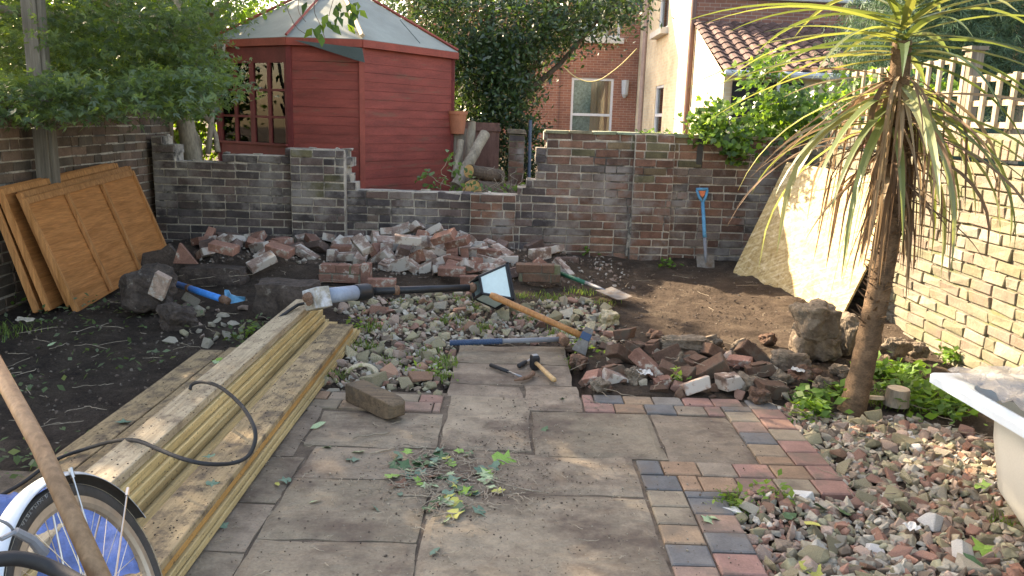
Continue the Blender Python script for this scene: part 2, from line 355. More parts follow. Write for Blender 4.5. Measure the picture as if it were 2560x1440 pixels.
def npmesh(name, V, F, Cc, mat, parent=None):
    """V (n,3), F (m,4) quads, Cc (n,3)"""
    me = bpy.data.meshes.new(name)
    me.vertices.add(len(V)); me.vertices.foreach_set('co', V.astype(np.float32).ravel())
    me.loops.add(F.size); me.loops.foreach_set('vertex_index', F.astype(np.int32).ravel())
    me.polygons.add(len(F)); me.polygons.foreach_set('loop_start', np.arange(0, F.size, F.shape[1], dtype=np.int32))
    me.update(calc_edges=True)
    at = me.color_attributes.new('col', 'FLOAT_COLOR', 'POINT')
    at.data.foreach_set('color', np.concatenate([Cc, np.ones((len(Cc), 1))], 1).astype(np.float32).ravel())
    o = bpy.data.objects.new(name, me); COL.objects.link(o); o.data.materials.append(MT[mat])
    if parent: o.parent = parent
    return o

def tag(o, label, cat, group=None):
    o['label'] = label; o['category'] = cat
    if group: o['group'] = group
    return o
def thing(name, label, cat, loc=(0, 0, 0), group=None):
    o = bpy.data.objects.new(name, None); COL.objects.link(o); o.location = loc; o.empty_display_size = .1
    return tag(o, label, cat, group)
def struct(o, kind='structure'): o['kind'] = kind; return o
def rebase(root):
    """children were modelled in world space: hang them on the base point without moving them"""
    for ch in root.children:
        ch.matrix_parent_inverse = Matrix.Translation(-Vector(root.location))

rng = np.random.default_rng(7); random.seed(7)

def rand_frames(n, up=None, spread=1.0):
    """n random orthonormal frames; with up: leaf normal near up"""
    nrm = rng.normal(size=(n, 3)) * spread
    if up is not None: nrm = nrm + np.array(up)
    nrm /= np.linalg.norm(nrm, axis=1)[:, None] + 1e-9
    t = rng.normal(size=(n, 3)); t -= (t * nrm).sum(1)[:, None] * nrm; t /= np.linalg.norm(t, axis=1)[:, None] + 1e-9
    return nrm, t, np.cross(nrm, t)

def leaf_quads(P, size, cols, up=(0, 0, 1), spread=.8, droop=0.0, aspect=.5, fold=.15, fingers=1):
    """one leaf per point: `fingers` folded diamonds"""
    n = len(P); nrm, t, b = rand_frames(n, up, spread)
    if droop: t[:, 2] -= droop; t /= np.linalg.norm(t, axis=1)[:, None]; b = np.cross(nrm, t); b /= np.linalg.norm(b, axis=1)[:, None] + 1e-9
    size = np.asarray(size) * rng.uniform(.65, 1.3, n)
    Vs, Cs = [], []
    for k in range(fingers):
        a = 0 if fingers == 1 else (k - (fingers - 1) / 2) * (2.0 / fingers) * 1.1
        L = size * (1 if fingers == 1 else (1 - .35 * abs(a)))
        tt = t * cos(a) + b * sin(a); bb = -t * sin(a) + b * cos(a)
        w = (aspect if fingers == 1 else aspect * .5)
        v0 = P; v2 = P + tt * L[:, None]
        v1 = P + tt * (L * .45)[:, None] + bb * (L * w * .5)[:, None] + nrm * (L * fold)[:, None]
        v3 = P + tt * (L * .45)[:, None] - bb * (L * w * .5)[:, None] + nrm * (L * fold)[:, None]
        Vs.append(np.stack([v0, v1, v2, v3], 1)); Cs.append(np.repeat(cols[:, None, :], 4, 1))
    V = np.concatenate(Vs).reshape(-1, 3); Cc = np.concatenate(Cs).reshape(-1, 3)
    F = np.arange(len(V)).reshape(-1, 4); return V, F, Cc

def leafcols(n, palette, jit=.25):
    p = np.array(palette)[rng.integers(0, len(palette), n)]
    return np.clip(p * rng.uniform(1 - jit, 1 + jit, (n, 1)), 0, 1)

def clump(centres, per, rad, flat=.5):
    c = np.repeat(np.array(centres), per, 0); r = rng.normal(size=c.shape) * np.array([rad, rad, rad * flat])
    return c + r

# ================================================================== GROUND
PX0, PX1, PY1 = -1.80, 1.33, 3.86
def paved(x, y):
    if y < 2.80 and -2.0 < x < .82: return True
    if 2.80 <= y < 3.06 and -1.8 < x < 1.33: return True
    if 3.06 <= y < 3.80 and -1.5 < x < (1.33 if y < 3.86 else .34): return True
    if 3.80 <= y < 4.72 and -.31 < x < .34: return True
    return False
def gh(x, y):
    n = mnoise.noise(Vector((x * 1.3, y * 1.3, 0))) * .035 + mnoise.noise(Vector((x * 6, y * 6, 3))) * .022 + mnoise.noise(Vector((x * 16, y * 16, 5))) * .014
    h = n - .01
    h += .09 * max(0, min(1, (y - 5.2) / 2.2))
    h += .11 * math.exp(-((y - 7.15) / .45) ** 2) * max(0, min(1, (1.0 - x) / .8)) * max(0, min(1, (x + 3.4) / .3))      # earth under the brick pile
    h += .12 * math.exp(-((y - 6.45) / .35) ** 2 - ((x + 2.1) / .7) ** 2)
    h -= .05 * math.exp(-((y - 3.6) / .8) ** 2 - ((x + 2.1) / .45) ** 2)
    h += .05 * math.exp(-((y - 4.35) / .35) ** 2 - ((x - 1.0) / .6) ** 2)
    if x > 2.0: h -= .05 * min(1, (x - 2.0) / .6) * max(0, min(1, (6 - y) / 1.5))
    d = max(0, min(1, (y - 7.72) / .3)); h = h * (1 - d) + d * (.28 + n)
    if paved(x, y) or paved(x + .06, y) or paved(x - .06, y) or paved(x, y - .06): h = -.045
    return h
def axis(lo, a, b, hi, step):
    mid = list(np.arange(a, b, step)); out = []; q = b; s = step
    while q < hi: out.append(q); s *= 1.35; q += s
    left = []; q = a; s = step
    while q > lo: s *= 1.35; q -= s; left.append(q)
    return left[::-1] + mid + out + [hi]
xs = axis(-60, -3.7, 3.2, 60, .032); ys = axis(-12, 1.4, 8.3, 90, .032)
V = np.array([(x, y, gh(x, y)) for y in ys for x in xs]); nx = len(xs)
F = np.array([(j * nx + i, j * nx + i + 1, (j + 1) * nx + i + 1, (j + 1) * nx + i) for j in range(len(ys) - 1) for i in range(nx - 1)])
g = npmesh('ground', V, F, np.ones((len(V), 3)) * .1, 'soil'); struct(g)
g.data.polygons.foreach_set('use_smooth', [True] * len(F))

# ---- riven slabs
SLABS = [(-.31, .335, 4.36, 4.72), (-.31, .335, 3.995, 4.35), (-.31, .07, 3.80, 3.985), (.08, .355, 3.615, 3.985), (-.285, .10, 3.135, 3.79),
         (.115, .665, 3.085, 3.605), (.675, 1.035, 3.07, 3.605), (-.855, -.30, 3.135, 3.545), (-1.46, -.87, 3.02, 3.60), (-.80, -.29, 2.83, 3.12),
         (-1.46, -.815, 2.62, 3.01), (-.28, .515, 2.755, 3.12), (-.805, -.285, 2.375, 2.82), (-1.30, -.815, 2.29, 2.61), (-.275, .515, 2.155, 2.74),
         (-1.30, -.815, 1.72, 2.28), (-.805, -.28, 1.70, 2.365), (-.27, .515, 1.55, 2.145), (-1.9, -1.31, 1.7, 2.6), (-.68, .515, 1.0, 1.54), (-1.9, -.69, 1.0, 1.69)]
b = MB()
for (x0, x1, y0, y1) in SLABS:
    nx_, ny_ = max(3, int((x1 - x0) / .03)), max(3, int((y1 - y0) / .03)); zo = random.uniform(-.004, .003)
    tone = random.uniform(.85, 1.15); gr = random.uniform(0, .02)
    col = (.27 * tone, (.210 + gr * .5) * tone, .155 * tone); ph = random.uniform(0, 50)
    vs = []
    for j in range(ny_ + 1):
        for i in range(nx_ + 1):
            x = x0 + (x1 - x0) * i / nx_; y = y0 + (y1 - y0) * j / ny_; e = min(i, nx_ - i, j, ny_ - j)
            if e == 0:
                w = .010 * mnoise.noise(Vector((x * 7, y * 7, ph)))
                if i in (0, nx_): x += w
                if j in (0, ny_): y += w
            z = zo + .007 * mnoise.noise(Vector((x * 3, y * 7, ph))) + .003 * mnoise.noise(Vector((x * 14, y * 25, ph)))
            vs.append((x, y, z - (.007 if e == 0 else 0)))
    top = len(vs); w = nx_ + 1
    fs = [(j * w + i, j * w + i + 1, (j + 1) * w + i + 1, (j + 1) * w + i) for j in range(ny_) for i in range(nx_)]
    ring = [i for i in range(w)] + [j * w + nx_ for j in range(1, ny_ + 1)] + [ny_ * w + i for i in range(nx_ - 1, -1, -1)] + [j * w for j in range(ny_ - 1, 0, -1)]
    for q in ring: vs.append((vs[q][0], vs[q][1], -.04))
    k = len(ring); fs += [(ring[(i + 1) % k], ring[i], top + i, top + (i + 1) % k) for i in range(k)]
    b.add(vs, fs, col)
struct(b.build('patio_slabs', 'slab', smooth=False))
b = MB(); b.add([(-1.95, .9, -.012), (1.30, .9, -.012), (1.30, 3.05, -.012), (-1.95, 3.05, -.012)], [(0, 1, 2, 3)])
b.v[1] = (.80, .9, -.012); b.v[2] = (.80, 2.82, -.012); b.v[3] = (-1.95, 2.82, -.012)
b.add([(-1.5, 2.82, -.012), (1.31, 2.82, -.012), (1.31, 3.84, -.012), (-1.5, 3.84, -.012)], [(0, 1, 2, 3)])
b.add([(-.3, 3.84, -.012), (.33, 3.84, -.012), (.33, 4.70, -.012), (-.3, 4.70, -.012)], [(0, 1, 2, 3)])
struct(b.build('patio_bedding', 'joint'))
# ---- clay setts
SC = [(.25, .165, .125), (.27, .15, .12), (.28, .155, .125), (.13, .125, .12), (.118, .116, .114), (.25, .185, .125), (.26, .18, .115), (.24, .19, .14), (.275, .175, .11), (.21, .19, .165), (.26, .15, .115), (.25, .2, .14)]
b = MB()
def sett(x0, x1, y0, y1):
    g_ = .0035; c = random.choice(SC); t = random.uniform(.88, 1.12)
    z = random.uniform(-.002, .003); e = .006
    A = [(x0 + g_, y0 + g_), (x1 - g_, y0 + g_), (x1 - g_, y1 - g_), (x0 + g_, y1 - g_)]; B = [(x0 + g_ + e, y0 + g_ + e), (x1 - g_ - e, y0 + g_ + e), (x1 - g_ - e, y1 - g_ - e), (x0 + g_ + e, y1 - g_ - e)]
    vs = [(x, y, -.045) for x, y in A] + [(x, y, z - .004) for x, y in A] + [(x, y, z + random.uniform(-.001, .001)) for x, y in B]
    fs = [(8, 9, 10, 11)] + [(i, (i + 1) % 4, 4 + (i + 1) % 4, 4 + i) for i in range(4)] + [(4 + i, 4 + (i + 1) % 4, 8 + (i + 1) % 4, 8 + i) for i in range(4)]
    b.add(vs, fs, tuple(q * t for q in c))
def sett_row(x0, x1, y0, y1, L, off=0):
    x = x0 - off
    while x < x1 - .02:
        a = max(x, x0); e = min(x + L, x1)
        if e - a > .03: sett(a, e, y0, y1)
        elif e - a > 0: pass
        x += L
def sett_col(x0, x1, y0, y1, L, off=0):
    y = y0 - off
    while y < y1 - .02:
        a = max(y, y0); e = min(y + L, y1)
        if e - a > .03: sett(x0, x1, a, e)
        y += L
sett_row(.365, 1.185, 3.735, 3.855, .148, .09); sett_row(.365, 1.04, 3.615, 3.735, .148, 0)
sett_col(1.04, 1.185, 3.065, 3.735, .130, .05); sett_col(1.185, 1.33, 3.065, 3.855, .130, 0)
sett_row(.525, 1.33, 2.935, 3.065, .148, .05); sett_row(.67, 1.33, 2.805, 2.935, .148, .07)
sett_col(.525, .67, 1.0, 2.935, .130, .02); sett_col(.67, .82, 1.0, 2.805, .130, .07)
sett_row(-1.0, -.32, 3.675, 3.785, .148, .03); sett_row(-1.0, -.32, 3.56, 3.675, .148, .1)
struct(b.build('sett_paving', 'sett'))

# ================================================================== BRICK WALLS
def brick_run(bk, mo, A, B, thick, z0, ztop, course=.075, L=.225, pal=None, out=None, pro=.006, proud=0.0, tv=(.72, 1.28), rec=0.0, wobble=0, jt=.0035):
    """bricks from A to B (xy), the visible face on the side `out`; ztop(s) is the ragged top"""
    A = Vector((A[0], A[1], 0)); B = Vector((B[0], B[1], 0)); d = (B - A); Ln = d.length; d.normalize()
    nrm = Vector(out); rot = Matrix((d, -nrm, Vector((0, 0, 1)))).transposed()
    k = 0; z = z0
    zmax = max(ztop(s * Ln / 200) for s in range(201))
    while z < zmax - .02:
        s = -(L / 2) * (k % 2) - random.uniform(0, .02); zc = z + course / 2
        run = []
        while s < Ln:
            l = L if random.random() > .22 else L / 2
            a, e = max(s, 0), min(s + l, Ln)
            s += l
            a0__, e0__ = a, e
            while a < e and ztop(a + .004) < zc: a += .012
            while e > a and ztop(e - .004) < zc: e -= .012
            cut = a > a0__ + .01 or e < e0__ - .01 or z + course * 1.6 > ztop((a + e) / 2)
            if a > a0__ + .01: a = max(a0__, a + random.uniform(-.05, .02))
            if e < e0__ - .01: e = min(e0__, e + random.uniform(-.02, .05))
            if e - a < .03: continue
            ok = ztop((a + e) / 2) >= zc
            if not ok: continue
            mid = (a + e) / 2; p = A + d * mid; j = random.uniform(-.003, .003)
            c = random.choice(pal(mid, zc)); t = random.uniform(*tv)
            bk.box(p - nrm * (thick / 2 - pro / 2 - proud / 2 - j) + Vector((0, 0, zc + random.uniform(-.002, .002))), (e - a - .011, thick + pro * 2 + proud - .002, course - random.uniform(.010, .016)), rot @ Matrix.Rotation(random.gauss(0, .008 + .02 * (cut and wobble)), 3, 'Y') @ Matrix.Rotation(random.gauss(0, .03 * (cut and wobble)), 3, 'Z'), tuple(q * t for q in c), jit=jt + .004 * (cut and wobble))
            if cut and wobble and random.random() < .6: mo.box(p - nrm * random.uniform(.03, thick - .03) + Vector((random.uniform(-.08, .08) , 0, zc + course / 2 + .002)), (random.uniform(.03, .10), random.uniform(.04, .1), random.uniform(.008, .022)), rot, (1, 1, 1), jit=.006)
            run.append((a, e))
        for a, e in run:
            p = A + d * ((a + e) / 2)
            mo.box(p - nrm * (thick / 2 - proud / 2) + Vector((0, 0, zc - .002)), (e - a + .0015, thick + proud - .004 - rec, course + random.uniform(-.003, .006)), rot, (1, 1, 1), jit=.001)
        z += course; k += 1

YB = 7.6
prof = [(378, 345), (411, 346), (412, 371), (440, 372), (441, 394), (654, 397), (656, 383), (724, 385), (726, 380), (862, 380), (868, 402), (866, 430), (884, 458), (902, 472), (1000, 476), (1175, 485),
        (1292, 486), (1296, 468), (1318, 463), (1320, 447), (1344, 443), (1345, 412), (1332, 409), (1346, 388), (1348, 371), (1361, 366), (1363, 332), (1590, 338), (1740, 346), (1990, 352)]
PW = [AY(x, y, YB) for x, y in prof]; X0 = PW[0].x; X1 = 2.80
ptab = [(p.x - X0, p.z) for p in PW]
ztop_back = lambda s: interp(ptab, s)
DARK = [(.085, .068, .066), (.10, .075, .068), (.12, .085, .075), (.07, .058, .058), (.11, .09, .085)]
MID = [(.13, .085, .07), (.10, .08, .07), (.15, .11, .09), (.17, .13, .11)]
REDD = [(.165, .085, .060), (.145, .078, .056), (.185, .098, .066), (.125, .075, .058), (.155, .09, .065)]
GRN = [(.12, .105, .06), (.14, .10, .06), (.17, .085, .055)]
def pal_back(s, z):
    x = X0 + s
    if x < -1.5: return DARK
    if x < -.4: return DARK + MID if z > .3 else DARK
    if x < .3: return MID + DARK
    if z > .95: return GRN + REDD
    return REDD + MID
root = thing('brick_wall', 'old brick garden wall with its middle broken down low, running across the back of the yard', 'wall', ((X0 + X1) / 2, YB, 0))
bk, mo = MB(), MB()
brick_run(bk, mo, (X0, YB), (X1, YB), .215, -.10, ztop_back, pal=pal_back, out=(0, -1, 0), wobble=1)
bk.build('bricks', 'wall_back', root, bevel=.0035); mo.build('mortar', 'mortar_back', root)
def pier(xa, ya, xb, yb, proud, pal, top_extra=0, z0=-.1):
    a = AY(xa, ya, YB - proud); c = AY(xb, yb, YB - proud)
    bk, mo = MB(), MB()
    brick_run(bk, mo, (a.x, YB - proud), (c.x, YB - proud), proud - .008 if proud > .03 else .02, z0, lambda s: a.z + (c.z - a.z) * s / (c.x - a.x) - .03 * (s > c.x - a.x - .05), pal=pal, out=(0, -1, 0), L=.215)
    p = bk.build('pier', 'wall_back', root, bevel=.0035)
    m = mo.build('mortar', 'mortar_back', p)
pier(725, 368, 860, 374, .11, lambda s, z: DARK + GRN[:1]); pier(1176, 488, 1290, 488, .035, lambda s, z: MID + REDD); pier(1590, 342, 1690, 346, .06, lambda s, z: REDD + GRN if z > .8 else REDD)
# flat coping bricks on the tall run and the drain streak beside the pier
cb = MB(); x = AY(1363, 332, YB).x
while x < 2.7:
    cb.box((x + .11, YB + .10, interp([(q.x, q.z) for q in PW], x) + .012), (.216, .25, .03), None, tuple(q * random.uniform(.8, 1.1) for q in (.24, .22, .15)), jit=.005); x += .222
cb.build('coping', 'wall_back', root, bevel=.003)
sp = MB(); a = AY(1741, 345, YB - .004); c = AY(1758, 412, YB - .004)
sp.box(((a.x + c.x) / 2, YB - .006, (a.z + c.z) / 2), (.055, .012, a.z - c.z), None, (1, 1, 1)); sp.build('slot', 'black', root)
dp = MB(); dp.tube([AY(1594, 345, YB - .03), AY(1588, 480, YB - .03), AY(1566, 640, YB - .03)], [.016, .018, .015], 8); dp.build('mortar_streak', 'mortar_back', root)
rebase(root)

# left boundary wall
root = thing('brick_wall', 'shaded brown brick boundary wall behind the orange fence panels', 'wall', (-3.4, 6, 0))
bk, mo = MB(), MB()
LP = [(.125, .085, .06), (.15, .10, .07), (.10, .078, .06), (.17, .11, .08)]
brick_run(bk, mo, (-3.40, 3.6), (-3.50, 8.2), .215, -.08, lambda s: 1.44 - .0 * s, pal=lambda s, z: LP, out=Vector((.9998, .0217, 0)).normalized())
bk.build('bricks', 'wall_left', root, bevel=.003); mo.build('mortar', 'mortar_back', root); rebase(root)

# right boundary wall
XR = 2.75
root = thing('brick_wall', 'tall pale lichened brick boundary wall in full sun beneath the trellis', 'wall', (XR, 5, 0))
bk, mo = MB(), MB()
RP = [(.205, .175, .13), (.195, .17, .12), (.215, .185, .14), (.21, .165, .125), (.215, .165, .13), (.185, .17, .11), (.25, .225, .18)]
brick_run(bk, mo, (XR, 7.62), (XR, 1.9), .22, -.17, lambda s: 1.20, pal=lambda s, z: RP, out=(-1, 0, 0), pro=.008, tv=(.82, 1.14), rec=.005, jt=.0075)
y = 7.6
while y > 1.9:
    w = random.uniform(.066, .076); c = random.choice(RP)
    bk.box((XR + .108, y - w / 2, 1.262 + random.uniform(-.003, .003)), (.232, w - .012, .112), None, tuple(q * random.uniform(.7, 1.05) for q in c), jit=.003); y -= w
mo.box((XR + .11, 4.75, 1.26), (.205, 5.70, .10)); mo.box((XR + .11, 4.75, 1.332), (.19, 5.70, .035), jit=.004)
bk.build('bricks', 'wall_right', root, bevel=.004); mo.build('mortar', 'mortar_right', root); rebase(root)

# trellis sections on the right wall
def trellis(y0, y1, z0, z1, step, label, rails, post=None):
    root = thing('trellis', label, 'trellis', (XR + .12, (y0 + y1) / 2, z0), 'trellis sections on the pale wall')
    f = MB(); 
    for z in rails: f.box((XR + .115, (y0 + y1) / 2, z), (.018, y1 - y0, .034))
    f.build('rails', 'trellis', root)
    y = y0 + .02; s = MB()
    while y <= y1: s.box((XR + .095, y, (z0 + z1) / 2), (.02, .036, z1 - z0)); y += step
    s.build('slats', 'trellis', root)
    if post:
        py, pz = post; p = MB(); p.box((XR + .13, py, (1.30 + pz) / 2), (.08, .08, pz - 1.30)); p.box((XR + .13, py, pz + .012), (.11, .11, .024)); p.build('post', 'post', root)
    rebase(root)
trellis(3.2, 5.24, 1.38, 1.70, .152, 'low pale square trellis on the sunlit wall, nearest the bath', (1.675, 1.53, 1.40))
trellis(5.28, 7.1, 1.36, 1.83, .152, 'taller pale trellis with a capped post, behind the palm', (1.81, 1.60, 1.38), (5.27, 1.86))

# ================================================================== TIMBER
def board(name, label, x0, x1, y0, y1, z0, z1, mat, group='planks stacked beside the patio', warp=.0, yaw=0.0):
    cx, cy, cz = (x0 + x1) / 2, (y0 + y1) / 2, (z0 + z1) / 2; n = 24; b_ = MB(); vs = []; e = .003
    w, h, L = (x1 - x0) / 2, (z1 - z0) / 2, (y1 - y0); ph = random.uniform(0, 30)
    sec = [(-w, -h + e), (-w + e, -h), (w - e, -h), (w, -h + e), (w, h - e), (w - e, h), (-w + e, h), (-w, h - e)]
    for i in range(n + 1):
        y = -L / 2 + L * i / n; dx = .003 * mnoise.noise(Vector((y * 1.1, ph, 0))) + warp * (y / L) ** 2; dz = .0015 * mnoise.noise(Vector((y * 1.4, ph, 9)))
        vs += [(q[0] + dx, y, q[1] + dz) for q in sec]
    k = 8; fs = [(i * k + j, i * k + (j + 1) % k, (i + 1) * k + (j + 1) % k, (i + 1) * k + j) for i in range(n) for j in range(k)]
    fs += [tuple(range(k - 1, -1, -1)), tuple(n * k + j for j in range(k))]
    b_.add(vs, fs); o = b_.build(name, mat); o.location = (cx, cy, cz); o.rotation_euler.z = yaw
    return tag(o, label, 'plank', group)
hts = [('top muddy plank of the tall stack, pale and broad with cable lying across it', 'timber_pale'), ('second plank down in the tall stack of five, showing a clean edge', 'timber'), ('third plank down in the tall stack of five, showing a clean edge', 'timber'),
       ('fourth plank down in the tall stack of five, just above the lowest', 'timber'), ('lowest plank of the tall stack of five, on the soil', 'timber')]
for i, (lb, mt) in enumerate(hts):
    z1 = .214 - .0430 * i; random.seed(40 + i)
    board('plank', lb, -1.345 + .004 * i, -1.222 + .009 * i, 1.6 - .02 * i, 4.86 + .05 * i + random.uniform(-.03, .03), z1 - .0375, z1, mt)
board('plank', 'thin lone plank lying between the tall stack and the broad stack', -1.178, -1.104, 1.6, 4.93, .0, .058, 'timber')
board('plank', 'lower muddy plank beneath the thin lone plank', -1.185, -1.10, 1.7, 4.80, -.04, -.004, 'timber_dirty')
for i, (lb, mt) in enumerate([('broad muddy top plank of the short stack nearest the patio', 'timber_dirty'), ('orange toned second plank of the short stack nearest the patio', 'timber_orange'), ('third plank of the short stack nearest the patio, pale yellow edge', 'timber'), ('lowest plank of the short stack, resting on the patio slabs', 'timber')]):
    z1 = .122 - .029 * i
    board('plank', lb, -1.088 + .004 * i, -.945 + (0, -.004, .004, .008)[i], 1.75 + .03 * i, 4.64 + (0, .02, .12, .2)[i], z1 - .0255, z1, mt)
board('plank', 'muddy grooved decking plank lying flat, outermost on the dark soil', -1.735, -1.60, 2.2, 4.30, .005, .038, 'timber_dirty')
board('plank', 'muddy decking plank lying flat against the tall stack', -1.592, -1.455, 2.3, 4.36, .005, .040, 'timber_dirty')

# ================================================================== FENCE PANELS
def fence_panel(label, A, B, T, thick, shade=None):
    """A, B the bottom corners, T the top corner above A"""
    A, B, T = Vector(A), Vector(B), Vector(T); ex = (B - A); L = ex.length; ex.normalize(); ez = (T - A); ez -= ex * ez.dot(ex); H = ez.length; ez.normalize(); ey = ez.cross(ex)
    root = thing('fence_panel', label, 'fence panel', A, 'fence panels leaning on the boundary wall')
    rot = Matrix((ex, ey, ez)).transposed()
    def bx(m, x0, x1, y0, y1, z0, z1, tilt=0): 
        m.box(A + rot @ Vector(((x0 + x1) / 2, (y0 + y1) / 2, (z0 + z1) / 2)), (x1 - x0, y1 - y0, z1 - z0), rot @ Matrix.Rotation(tilt, 3, 'X'), jit=.0008)
    bd = MB(); n = 7; hh = H / n
    for i in range(n): bx(bd, .015, L - .015, .006, .014, i * hh - .008, (i + 1) * hh + .008, .05)
    bd.build('boards', 'panel', root)
    for xa, xb in ((-.002, .028), (L - .028, L + .002)): fr = MB(); bx(fr, xa, xb, -thick, thick, 0, H); fr.build('side_frame', 'panel_b', root)
    for ya, yb in ((-.004 - thick / 2, .003), (.016, .03)): fr = MB(); bx(fr, .03, L - .03, ya, yb, H - .038, H + .002); fr.build('top_rail', 'panel_b', root)
    for q in (.30, .62):
        ba = MB(); bx(ba, q * L, q * L + .033, -.022, 0, .01, H - .04); ba.build('batten', 'panel_b', root)
    rebase(root)
nA, nB = G(190, 780, .02), G(425, 642, .09)
ex = (nB - nA).normalized(); 
TA = AX(90, 490, nA.x - .27)
fence_panel('front orange fence panel of the leaning stack, battens facing the yard', nA, nB, TA, .016)
for i, (d, f, s, lb) in enumerate([(.075, .06, 0, 'second orange fence panel, leaning behind the front one'), (.155, -.06, .03, 'third orange fence panel, set back and sticking out beyond the front one'), (.215, -.10, .03, 'rearmost orange fence panel, almost flat against the brown wall')]):
    o = Vector((-d, .0, .02)) - ex * (-f)
    fence_panel(lb, nA + o + Vector((0, 0, 0)), nB + o, TA + o + Vector((.035 * (i + 1) * .6, 0, .035 * (i > 0) + .01)), .016)

p = MB(); q = AX(118, 450, -3.315)
p.box((q.x, q.y, 1.6), (.10, .095, 3.4), Matrix.Rotation(radians(2), 3, 'Z'), jit=.002); p.box((q.x + .066, q.y, 1.6), (.03, .06, 3.4))
o = p.build('wooden_post', 'post', bevel=.004); tag(o, 'tall square weathered wooden post rising behind the orange fence panels', 'post')

# ================================================================== STRAND BOARD
bA, bB, bC, bD = G(1832, 684, .06), G(2140, 806, -.01), None, None
bC = AX(2168, 432, 2.73); bD = AY(1908, 402, 7.42)
ex = (bB - bA).normalized(); ez = ((bC - bB) + (bD - bA)) / 2; ez -= ex * ez.dot(ex); Hh = ez.length; ez.normalize(); ey = ez.cross(ex); Lw = ((bB - bA).length + (bC - bD).length) / 2
bmx = MB(); r_ = .035
ol = [(0, r_), (.01, .01), (r_, 0), (Lw, 0), (Lw, Hh), (0, Hh)]
bmx.prism(ol, (0, 0, -.009), (1, 0, 0), (0, 1, 0), (0, 0, .018)); o = bmx.build('strand_board', 'osb')
mw = Matrix((ex, ez, ex.cross(ez))).transposed().to_4x4(); mw.translation = bA; o.matrix_world = mw
tag(o, 'large pale strand board sheet leaning in the corner, half in glaring sun', 'board')

# ================================================================== LAMP POST
P0, P1, P2 = G(793, 742, .30), G(925, 728, .27), G(1188, 719, .23)
root = thing('lamp_post', 'black garden lamp post with square lantern, toppled across the rubble', 'lamp', P0)
ax = (P1 - P0).normalized(); ax2 = (P2 - P1).normalized()
def frame_of(d, roll=0):
    d = Vector(d).normalized(); a = d.cross(Vector((0, 0, 1))).normalized(); b_ = a.cross(d)
    return Matrix((a, b_, d)).transposed() @ Matrix.Rotation(roll, 3, 'Z')
m = MB(); m.box(P0 + Vector((0, 0, -.01)) , (.125, .125, .10), frame_of(ax, .35), jit=.003); o_base = m.build('base', 'cement', root, bevel=.004)
m = MB(); m.tube([P0 - ax * .06, P0 - ax * .085, P0 - ax * .10], [.035, .028, .01], 9); m.tube([P0 - ax * .07 + Vector((.02, 0, -.02)), P0 - ax * .10 + Vector((.03, -.01, -.03))], .016, 6); m.build('wiring', 'rust', root)
m = MB(); m.tube([P0 + ax * .05, P0 + ax * (.02 + (P1 - P0).length * .72)], [.047, .047], 20); m.build('sleeve', 'sleeve', root, smooth=True)
m = MB(); q = P0 + ax * (P1 - P0).length * .70; m.tube([q, q + ax * .01, P1 - ax * .03, P1, P1 + ax2 * .01], [.050, .053, .053, .045, .03], 20); m.build('collar', 'black', root, smooth=True)
m = MB(); m.tube([P1, P2], .0245, 16); m.build('pole', 'black', root, smooth=True)
m = MB(); q = P1 + ax2 * .16; m.tube([q, q + ax2 * .03], .031, 16); m.tube([P2 - ax2 * .05, P2 - ax2 * .02, P2], [.026, .036, .026], 14); m.build('joint', 'rust', root, smooth=True)
fr = frame_of(ax2, radians(28)); LL = .19; s0, s1 = .060, .120
def lp(x, y, z): return P2 + fr @ Vector((x, y, z)) + ax2 * .012
cn = [(-1, -1), (1, -1), (1, 1), (-1, 1)]
m = MB()
for i in range(4):
    a, c = cn[i], cn[(i + 1) % 4]
    m.tube([lp(a[0] * s0, a[1] * s0, 0), lp(a[0] * s1, a[1] * s1, LL)], .0095, 6); m.tube([lp(a[0] * s0, a[1] * s0, 0), lp(c[0] * s0, c[1] * s0, 0)], .0105, 6); m.tube([lp(a[0] * s1, a[1] * s1, LL), lp(c[0] * s1, c[1] * s1, LL)], .0115, 6)
lant = m.build('lantern_frame', 'black', root)
for i in range(4):
    a, c = cn[i], cn[(i + 1) % 4]; k = .985
    g_ = MB(); q = [lp(a[0] * s0 * k, a[1] * s0 * k, .004), lp(c[0] * s0 * k, c[1] * s0 * k, .004), lp(c[0] * s1 * k, c[1] * s1 * k, LL - .004), lp(a[0] * s1 * k, a[1] * s1 * k, LL - .004)]
    nn = (q[1] - q[0]).cross(q[3] - q[0]).normalized() * .003
    g_.add(q + [v - nn for v in q], [(0, 1, 2, 3), (7, 6, 5, 4), (0, 4, 5, 1), (1, 5, 6, 2), (2, 6, 7, 3), (3, 7, 4, 0)]); g_.build('pane', 'lamp_pane', lant)
m = MB(); vs = [lp(a[0] * s1 * 1.12, a[1] * s1 * 1.12, LL + .004) for a in cn] + [lp(a[0] * s1 * 1.12, a[1] * s1 * 1.12, LL + .014) for a in cn] + [lp(a[0] * .03, a[1] * .03, LL + .075) for a in cn]
m.add(vs, [(0, 1, 2, 3), (8, 9, 10, 11)] + [(i, (i + 1) % 4, 4 + (i + 1) % 4, 4 + i) for i in range(4)] + [(4 + i, 4 + (i + 1) % 4, 8 + (i + 1) % 4, 8 + i) for i in range(4)]); m.build('lantern_top', 'black', root)
m = MB(); pts = [(768, 757, .26), (745, 762, .235), (715, 782, .225), (690, 800, .20), (668, 820, .10), (650, 845, .02), (640, 880, .0)]
m.tube([G(*q) for q in pts], .0095, 8); m.build('supply_cable', 'rubber', root, smooth=True)
rebase(root)

